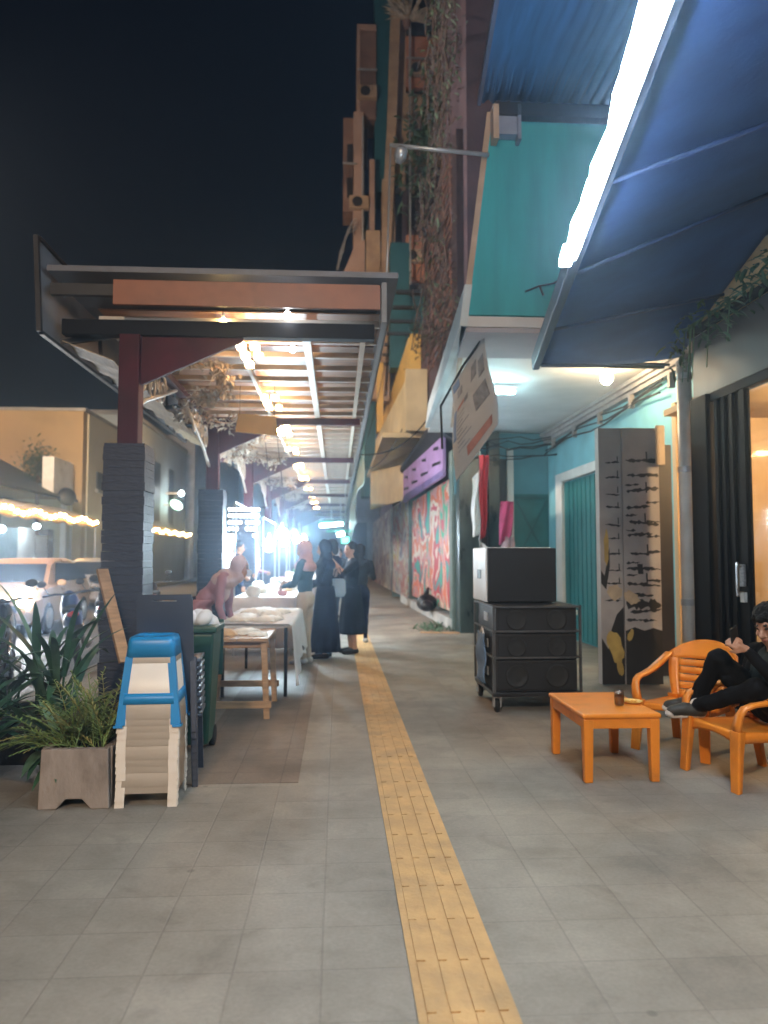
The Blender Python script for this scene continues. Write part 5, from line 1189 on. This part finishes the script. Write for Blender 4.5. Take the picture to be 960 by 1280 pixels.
# woman in black dress taking a picture
o, P, Ph = standing('person', (.21, 11.25, 0), R(104), 1.61, BODY(M_dress, M_dress, M_black, M_skin2), 'woman in black calf length dress holding up a phone with both hands', armL=((-.26, .20, 1.20), (-.05, .34, 1.42)), armR=((.25, .18, 1.16), (.05, .33, 1.40)), longsleeve=False, hair='long', skirt=(M_dress, .30, .25), headyaw=R(14))
pc_ = P(0, .42, 1.49)
q = empty('phone', tuple(pc_), 'phone held up by the woman in the black dress', 'phone')
MB().cbox(pc_, (.15, .012, .075), rz=R(104)).build('case', M_blackm, q, bevel=.005); MB().cbox(pc_-V(-.008, 0, 0), (.14, .002, .068), rz=R(104)).build('screen', emat('phone_glow', (.8, .9, 1), 1.2), q)
hb = empty('handbag', (0, 10.9, .95), 'pale blue bag hanging between the navy gown and the black dress', 'bag')
MB().loft([[V(.01+sx*.11*w, 10.92+sy*.05, z) for sx, sy in ((-1, -1), (1, -1), (1, 1), (-1, 1))] for z, w in ((.84, .75), (.9, 1), (1.05, .95), (1.10, .8))]).build('body', mat('pale_blue_bag', (.30, .45, .62), .6, .1, 6), hb, bevel=.02)
MB().tube([(-.06, 10.92, 1.09), (-.03, 10.92, 1.22), (.03, 10.92, 1.26), (.08, 10.92, 1.09)], .008, 6).build('strap', M_navy, hb)
standing('person', (.37, 12.6, 0), R(10), 1.60, BODY(M_black, M_navy, M_lightsh, M_skin2), 'dark clothed walker half hidden behind the woman in the black dress', hair='long', armR=((.24, .02, 1.1), (.16, .2, 1.2)))
standing('person', (-.08, 11.9, 0), R(60), 1.66, BODY(M_navy, M_jean, M_black), 'shopper in blue jeans glimpsed between the navy gown and the black dress', headpitch=R(-10))
# farther people
random.seed(23)
for i, (x, y, yaw, t_, b_, hj, lb) in enumerate((
        (-1.80, 12.6, -90, M_lightsh, M_navy, M_lightsh, 'stallholder in pale clothes standing behind the first bright stall'),
        (-1.85, 14.3, -80, M_navy, M_navy, None, 'dark dressed stallholder at the far end of the first bright stall'),
        (-1.85, 17.0, -90, M_mauve, M_navy, M_pinkh, 'stallholder in rosy scarf behind the second bright stall'),
        (-.25, 15.4, 60, M_lightsh, M_jean, None, 'customer in pale shirt standing at the second bright stall'),
        (-.05, 17.6, 80, M_mauve, M_navy, M_lightsh, 'customer in mauve with white scarf by the second bright stall'),
        (.05, 21, 170, M_black, M_jean, None, 'far walker in black coming along beneath the tarpaulin'),
        (-.2, 24, 100, M_lightsh, M_beige, None, 'far customer in pale clothes near the last stall'),
        (.35, 27, 10, M_navy, M_navy, M_navy, 'farthest dark walker on the sidewalk'))):
    standing('person', (x, y, 0), R(yaw), random.uniform(1.56, 1.70), BODY(t_, b_, M_black), lb, hijab=hj, voxel=.018, headpitch=R(-8), armL=((-.22, .08, 1.08), (-.12, .26, 1.05)))

# ================================================================ VEHICLES (kerb side)
def motorbike(m_body, lb):
    """faces +Y, wheels on z=0"""
    o = empty('parked_motorcycle', (0, 0, 0), lb, 'motorcycle', 'motorcycles parked along the kerb')
    for y, r in ((-.62, .28), (.64, .28)):
        w = MB().tube([(0, y+(r-.045)*math.cos(a*2*math.pi/24), r+(r-.045)*math.sin(a*2*math.pi/24)) for a in range(24)], .046, 8, closed=True).build('wheel', M_rubber, o, True)
        s_ = MB()
        for k in range(5): a = k*2*math.pi/5; s_.bar((0, y, r), (0, y+(r-.06)*math.cos(a), r+(r-.06)*math.sin(a)), .025, .03)
        s_.tube([(-.07, y, r), (.07, y, r)], .035, 10); s_.build('rim', M_zinc, w)
    sec = lambda y, z, w, h: [V(w*math.cos(a)*1.0, y, z+h*math.sin(a)) for a in [2*math.pi*i/14 for i in range(14)]]
    MB().loft([sec(-.88, .82, .04, .04), sec(-.75, .74, .10, .11), sec(-.45, .62, .14, .17), sec(-.15, .50, .13, .16), sec(.1, .45, .10, .14), sec(.35, .58, .14, .26), sec(.46, .75, .15, .25), sec(.52, .92, .10, .12)]).build('body', m_body, o, True)
    MB().loft([sec(-.80, .83, .09, .03), sec(-.6, .84, .13, .05), sec(-.25, .79, .14, .06), sec(.02, .74, .11, .05), sec(.12, .70, .05, .03)]).build('seat', M_rubber, o, True)
    MB().loft([sec(.34, .50, .05, .02), sec(.45, .57, .065, .03), sec(.66, .60, .065, .03), sec(.9, .50, .05, .02)]).build('front_fender', m_body, o, True)
    f = MB()
    for sx in (-1, 1): f.tube([(sx*.075, .64, .28), (sx*.07, .50, .85)], .02, 8); f.tube([(sx*.09, -.62, .28), (sx*.11, -.55, .68)], .025, 8)
    f.build('fork', M_chrome, o, True)
    MB().tube([(-.36, .33, 1.0), (-.2, .42, 1.01), (0, .46, .98), (.2, .42, 1.01), (.36, .33, 1.0)], .016, 8).build('handlebar', M_blackm, o, True)
    MB().ell((0, .52, .90), (.11, .07, .09)).build('headlight', M_dglass, o, True)
    for sx in (-1, 1): q = MB().ell((sx*.36, .40, 1.18), (.07, .012, .05)).tube([(sx*.27, .38, 1.0), (sx*.34, .40, 1.15)], .007, 6).build('mirror', M_blackm, o, True)
    MB().ell((0, -.90, .78), (.075, .035, .04)).build('tail_light', mat('red_lens', (.55, .02, .02), .25, .1, 9), o, True)
    MB().tube([(.14, .1, .30), (.15, -.3, .28), (.16, -.75, .38)], [.03, .035, .05], 10).build('exhaust', M_zinc, o, True)
    MB().box(-.1, .1, -.99, -.98, .52, .64).build('plate', M_blackm, o)
    MB().bar((-.06, -.1, .3), (-.2, -.2, .0), .02, .02).build('stand', M_blackm, o)
    return o
M_red = mat('dark_red_paint', (.13, .008, .02), .3, .15, 3); M_bpaint = mat('black_paint', (.012, .012, .016), .25, .2, 3); M_bluep = mat('blue_paint', (.02, .05, .16), .3, .2, 3)
b1 = motorbike(M_red, 'dark red motorcycle parked on the road beside the long planter'); b1.location = (-3.75, 6.9, -.12); b1.rotation_euler = (0, R(-7), R(28))
for i, (x, y, rz, mm, lb) in enumerate(((-3.75, 9.0, 20, M_bpaint, 'black motorcycle parked between the red one and the car'), (-3.7, 11.2, 20, M_bluep, 'blue motorcycle parked beside the second slate clad post'), (-3.65, 12.6, 15, M_bpaint, 'black motorcycle parked just beyond the blue one'), (-3.65, 14.1, 20, M_red, 'dark red motorcycle parked beside the third canopy post'), (-3.6, 15.6, 15, M_bpaint, 'black motorcycle parked farthest along the kerb'))):
    c = copy_tree(b1); c.location = (x, y, -.12); c.rotation_euler = (0, R(-7), R(rz)); c['label'] = lb
    for chd in c.children:
        if chd.name.startswith(('body', 'front_fender')):
            chd.data = chd.data.copy(); chd.data.materials[0] = mm
def car(loc, rz, m, lb, lights):
    o = empty('parked_car' if not lights else 'car', (0, 0, 0), lb, 'car')
    # faces -Y; length 4.1, width 1.70, height 1.52
    def sec(y, zb, zs, zt, w, wt_):
        pts = []
        for (x, z) in ((-w*.92, zb), (-w, zb+.18), (-w, zs-.12), (-w*.95, zs), (-wt_, zt-.05), (-wt_*.85, zt), (wt_*.85, zt), (wt_, zt-.05), (w*.95, zs), (w, zs-.12), (w, zb+.18), (w*.92, zb)): pts.append(V(x, y, z))
        return pts
    rg = [sec(-2.02, .32, .62, .70, .66, .5), sec(-1.94, .24, .74, .80, .78, .62), sec(-1.6, .2, .84, .91, .84, .70), sec(-1.05, .2, .92, 1.0, .85, .74), sec(-.45, .2, .95, 1.40, .85, .62), sec(-.1, .2, .96, 1.50, .85, .60), sec(.9, .2, .97, 1.51, .85, .60), sec(1.5, .2, .98, 1.44, .84, .58), sec(1.92, .24, .98, 1.05, .80, .62), sec(2.04, .34, .80, .88, .72, .55)]
    MB().loft(rg).build('body', m, o, bevel=.03, seg=3)
    MB().prism([(-.66, -1.02, 1.005), (.66, -1.02, 1.005), (.55, -.47, 1.37), (-.55, -.47, 1.37)], (0, -.035, .022)).build('windscreen', M_dglass, o, bevel=.01)
    for sx in (-1, 1):
        MB().prism([(sx*.80, -.75, 1.0), (sx*.81, 1.55, 1.02), (sx*.64, 1.30, 1.38), (sx*.645, -.25, 1.40)], (sx*.028, 0, .012)).build('side_window', M_dglass, o, bevel=.008)
        MB().ell((sx*.93, -.72, 1.0), (.10, .06, .07)).build('mirror', m, o, True)
        MB().ell((sx*.60, -1.93, .86), (.19, .09, .085), 16, 10).build('headlight', emat('headlight_on', (.90, .95, 1), 210) if lights else M_dglass, o, True)
        MB().ell((sx*.62, -2.0, .64), (.14, .05, .07)).build('fog_lamp', MATS['headlight_on'] if lights else M_dglass, o, True)
        for y in (-1.25, 1.25):
            w = MB().lathe([(.2, -.1), (.30, -.1), (.32, -.06), (.32, .06), (.30, .1), (.2, .1)], (sx*.76, y, .31), 24, Euler((0, R(90), 0)).to_matrix()).build('wheel', M_rubber, o, True)
            MB().lathe([(.02, .02), (.12, .01), (.2, -.03), (.21, .02)], (sx*.855, y, .31), 16, Euler((0, R(90*sx), 0)).to_matrix()).build('rim', M_zinc, w, True)
    MB().box(-.5, .5, -2.06, -1.98, .46, .60).build('grille', M_blackm, o, bevel=.01)
    MB().box(-.23, .23, -2.075, -2.061, .40, .51).build('number_plate', mat('plate_white', (.7, .7, .7), .5, .1, 9), o, bevel=.004)
    MB().box(-.6, .6, 1.98, 2.05, .55, .7).build('rear_bumper', M_blackm, o, bevel=.01)
    o.location = loc; o.rotation_euler = (0, 0, rz); return o
car((-6.72, 17.0, -.12), R(3), mat('orange_tan_paint', (.30, .165, .07), .3, .1, 3, spec=.6), 'orange tan car with headlights on coming along the road', True)
car((-7.6, 24.5, -.12), R(0), mat('grey_car_paint', (.16, .16, .17), .3, .1, 3), 'grey car farther down the road behind the orange tan one', False)

# ================================================================ ACROSS THE STREET
def facade(name, lb, x, y0, y1, h, m, wins, msill=None, depth=8):
    o = empty(name, (x-depth/2, (y0+y1)/2, 0), lb, 'building'); MB().box(x-depth, x, y0, y1, -.1, h).build('wall', m, o)
    MB().box(x-depth-.1, x+.12, y0-.06, y1+.06, h+.002, h+.2).build('roof', M_conc, o)
    for (a, b, z0, z1) in wins:
        w = MB().box(x+.002, x+.05, a, b, z0, z1).build('window', M_steel_dark, o)
        MB().box(x+.052, x+.09, a-.08, b+.08, z0-.12, z0-.02).build('sill', M_conc, w)
    return o
M_ochre = mat('ochre_wall', (.40, .28, .14), .85, .15, .8, stain=(.32, .19, .09), samt=.5, sscale=.4)
M_creamw = mat('cream_wall', (.58, .54, .40), .85, .12, .8, stain=(.4, .37, .28), samt=.5, sscale=.4)
M_bluew = mat('pale_blue_wall', (.40, .46, .48), .85, .12, .8, stain=(.26, .3, .32), samt=.5, sscale=.4)
cb_ = empty('cream_building', (-15, 36, 0), 'ochre and cream corner building standing over the low shop across the road', 'building')
MB().box(-24, -9.9, 30.0, 30.5, 0, 7.1).build('gable_wall', M_ochre, cb_); MB().box(-24, -9.85, 30.505, 34.6, 0, 7.1).build('street_wall', M_creamw, cb_)
MB().box(-24.1, -9.8, 29.95, 34.7, 7.105, 7.22).build('roof', M_conc, cb_)
w = MB().box(-9.846, -9.80, 31.5, 33.4, 4.2, 4.9).build('window', M_steel_dark, cb_); MB().box(-9.846, -9.72, 31.4, 33.5, 4.05, 4.18).build('sill', M_conc, w)
facade('pale_blue_building', 'pale blue grey building with dark tall windows next to the cream one', -9.9, 36.5, 50, 8.2, M_bluew, [(38, 39.5, 3.6, 4.2), (38, 39.5, 5.4, 6), (41.2, 42.8, 3.4, 6.6), (45, 46.2, 3.4, 6.6)])
facade('grey_building', 'tall dark building closing the far side of the road', -9.7, 52, 75, 9.5, M_conc, [(54, 56, 3.5, 5), (58, 60, 3.5, 5)])
far = empty('far_block', (0, 80, 0), 'dark block closing the end of the street', 'building')
MB().box(-9, 9, 78, 86, 0, 9).build('wall', M_conc, far); MB().box(-3, 3, 77.9, 77.99, 0, 5).build('shopfront', M_steel_dark, far)
# low shop with dark roof and lit awning
ls = empty('low_shop', (-11, 25, 0), 'low shop with dark sloping roof across the road', 'shop')
MB().prism([(-9.9, 18, 3.5), (-9.9, 29.6, 3.5), (-13.5, 29.6, 5.4), (-13.5, 18, 5.4)], (0, 0, .1)).build('roof', mat('dark_tile_roof', (.03, .028, .03), .7, .3, 6, bump=.6, bscale=10), ls)
MB().box(-13.4, -13, 18, 29.6, 0, 4.9).box(-13, -10.2, 29.4, 29.6, 0, 3.6).build('wall', M_creamw, ls)
MB().box(-10.4, -10.2, 29.2, 29.9, 0, 5.0).box(-10.5, -10.1, 27.6, 29.3, 3.62, 5.0).build('white_pier', M_white, ls)
random.seed(14)
shop_cols = [mat('shopfront_white', (.62, .62, .62), .6, .1, 3), mat('shopfront_tan', (.45, .30, .2), .6, .15, 3), mat('shopfront_brown', (.12, .07, .05), .6, .2, 3), mat('shopfront_blue', (.22, .32, .38), .6, .2, 3)]
y = 18.2
while y < 29: 
    w = random.uniform(.6, 1.5); MB().box(-10.9-random.random()*.4, -10.6, y, min(y+w, 29.1), 0, random.uniform(1.9, 2.7)).build('shopfront_panel', shop_cols[random.randrange(4)], ls); y += w+.05
def awning(y0, y1, x, z, lb, nb, step):
    o = empty('lit_awning', (x, (y0+y1)/2, z), lb, 'awning', 'awnings with warm fairy lights across the road')
    MB().grid(lambda u, v: V(x-1.3+1.3*v, y0+(y1-y0)*u, z+.45-.40*v), 40, 5, (0, 0, .02)).build('canvas', mat('awning_cream', (.62, .48, .36), .8, .12, 3), o, True)
    MB().grid(lambda u, v: V(x+.01, y0+(y1-y0)*u, z+.05-v*(.26+.08*abs(math.sin(u*(y1-y0)*2.6)))), 120, 3, (.006, 0, 0)).build('scalloped_edge', mat('awning_orange', (.62, .36, .14), .8, .15, 3), o, True)
    for yy in (y0+.1, y1-.1): MB().tube([(x-.02, yy, 0), (x-.02, yy, z+.1)], .03, 8).build('post', M_zinc, o)
    s_ = empty('fairy_lights', (x+.05, (y0+y1)/2, z), 'string of warm bulbs along the '+lb.split(' stretched')[0], 'fairy lights', 'warm bulb strings across the road'); k = 0; yy = y0; cd = []; pb = None
    while yy < y1:
        zz = z-.06+.07*math.sin(yy*3)
        if pb is None: pb = MB().ell((x+.08, yy, zz), (.05, .05, .06), 8, 6).build('bulb', emat('warm_fairy', (1, .62, .24), 70), s_, True); y00, z00 = yy, zz
        else: q = pb.copy(); COL.objects.link(q); q.parent = s_; q.location = (0, yy-y00, zz-z00)
        cd.append((x+.08, yy, zz+.07)); yy += step
    MB().tube(cd, .008, 4).build('cord', M_blackm, s_)
awning(17.5, 29.5, -9.15, 2.80, 'near cream awning stretched along the low shop', 30, .42)
awning(33, 47, -9.0, 2.80, 'far cream awning stretched along the cream and blue buildings', 24, .55)
for (x, y, z, r, lb) in ((-9.6, 21.5, 1.85, .20, 'round white lamp glowing in the low shop'), (-10.0, 23.2, 2.25, .13, 'small flat white lamp glowing in the low shop above the car'), (-10.1, 26.2, 2.45, .10, 'small white lamp glowing in the low shop under the white pier')):
    o = empty('shop_lamp', (x, y, z), lb, 'lamp'); MB().ell((x, y, z), (r, r*1.6, r*.8)).build('shade', emat('shop_lamp_glow', (.8, .96, 1), 55), o, True); MB().tube([(x, y, z+r*.7), (x, y, 3.2)], .015, 6).build('cord', M_blackm, o)
o = empty('lit_sign', (-8.9, 46, 3.9), 'oval white lit sign with green rim on the pale blue building', 'sign')
MB().ell((-9.2, 44, 4.4), (.1, 1.6, .26), 20, 10).build('lit_face', emat('sign_glow', (.8, 1, .85), 3.5), o, True); MB().tube([(-9.24, 44+1.65*math.cos(a*.2618), 4.4+.3*math.sin(a*.2618)) for a in range(24)], .05, 6, closed=True).build('rim', mat('green_rim', (.03, .35, .14), .5), o, True)
MB().box(-9.9, -9.26, 43.9, 44.1, 4.35, 4.45).build('arm', M_zinc, o)
o = empty('flood_lamp', (-9.2, 44.6, 5.2), 'bright white flood lamp above the oval sign', 'lamp'); MB().ell((-9.0, 44.3, 5.1), (.14, .14, .14)).build('lens', emat('flood_glow', (.85, .95, 1), 60), o, True); MB().box(-9.9, -9.15, 44.25, 44.35, 5.05, 5.15).build('arm', M_zinc, o)
o = empty('satellite_dish', (-9.3, 27.9, 3.4), 'dark round dish on the white pier of the low shop', 'dish'); MB().lathe([(.02, .1), (.2, .05), (.34, -.06), (.33, -.08), (.2, .03), (.02, .08)], (-9.7, 27.9, 3.6), 18, Euler((R(80), 0, R(40))).to_matrix()).build('bowl', M_blackm, o, True); MB().tube([(-10.1, 28, 3.6), (-9.72, 27.9, 3.6)], .02, 6).build('arm', M_zinc, o)
tr = MB(); random.seed(15)
for k in range(900):
    a = random.uniform(0, 6.28); e = random.gauss(0, .45); p = V(-10.9+random.gauss(0, .28), 28.2+random.gauss(0, .28), 4.75+random.gauss(0, .32)); tr.blade(p, (math.cos(a), math.sin(a), random.uniform(-.6, .8)), random.uniform(.1, .24), .06, .8, 3)
o = empty('small_tree', (-10.9, 28.2, 0), 'small dark tree behind the roof of the low shop', 'tree'); tr.build('crown', M_leafd, o); MB().tube([(-10.9, 28.2, 0), (-10.88, 28.2, 3), (-10.9, 28.2, 4.8)], [.1, .08, .03], 8).build('trunk', M_peachd, o)

# ================================================================ LIGHT
def lamp(name, kind, loc, energy, col, **k):
    l = bpy.data.lights.new(name, kind); l.energy = energy; l.color = col
    o = bpy.data.objects.new(name, l); COL.objects.link(o); o.location = loc
    for a, b in k.items():
        if a == 'target': o.rotation_euler = (Vector(b)-Vector(loc)).to_track_quat('-Z', 'Y').to_euler()
        else: setattr(l, a, b)
    return o
sun = lamp('moon', 'SUN', (0, 0, 30), .012, (.7, .8, 1), angle=R(.5)); sun.rotation_euler = (R(40), 0, R(30))
SOD = (1, .62, .30); PALE = (1, .80, .64)  # spots below are added out of view to warm paving, tower and facades
lamp('added_warm_spot', 'SPOT', (-8.6, 12, 8.5), 5600, PALE, spot_size=R(150), spot_blend=.6, shadow_soft_size=.2, target=(-1, 26, 6))
lamp('added_warm_spot', 'SPOT', (-8.6, 13, 8.5), 4200, SOD, spot_size=R(120), spot_blend=.6, shadow_soft_size=.2, target=(-10, 30, 4))
lamp('added_warm_spot', 'SPOT', (-1.6, -6, 6.2), 1900, (1, .74, .50), spot_size=R(150), spot_blend=.6, shadow_soft_size=.25, target=(.5, 3, 0))
lamp('added_warm_spot', 'SPOT', (-8.6, 34, 8.5), 2500, SOD, spot_size=R(150), spot_blend=.6, shadow_soft_size=.2, target=(0, 44, 4))

S.view_settings.view_transform = 'Standard'; S.view_settings.look = 'None'; S.view_settings.gamma = 1; S.view_settings.exposure = .75; S.view_settings.use_curve_mapping = False
S.render.engine = 'CYCLES'
cy = S.cycles; cy.use_denoising = True; cy.max_bounces = 6; cy.diffuse_bounces = 3; cy.glossy_bounces = 3; cy.transmission_bounces = 3; cy.transparent_max_bounces = 8
cy.sample_clamp_indirect = 4; cy.sample_clamp_direct = 0; cy.caustics_reflective = False; cy.caustics_refractive = False; cy.use_light_tree = True; cy.volume_bounces = 0
try: cy.denoiser = 'OPENIMAGEDENOISE'
except Exception: pass

# haze volume added to imitate lens bloom round the lamps
hz = MB().box(-30, 24, -10, 95, -1.6, 40).build('haze', None); hz['kind'] = 'stuff'
hm = bpy.data.materials.new('bloom_haze'); hm.use_nodes = True; hn = hm.node_tree; hn.nodes.clear()
ho = hn.nodes.new('ShaderNodeOutputMaterial'); hv = hn.nodes.new('ShaderNodeVolumePrincipled'); hv.inputs['Color'].default_value = (.55, .75, 1, 1); hv.inputs['Density'].default_value = .0065; hv.inputs['Anisotropy'].default_value = .88
hn.links.new(hv.outputs[0], ho.inputs['Volume']); hz.data.materials.clear(); hz.data.materials.append(hm)
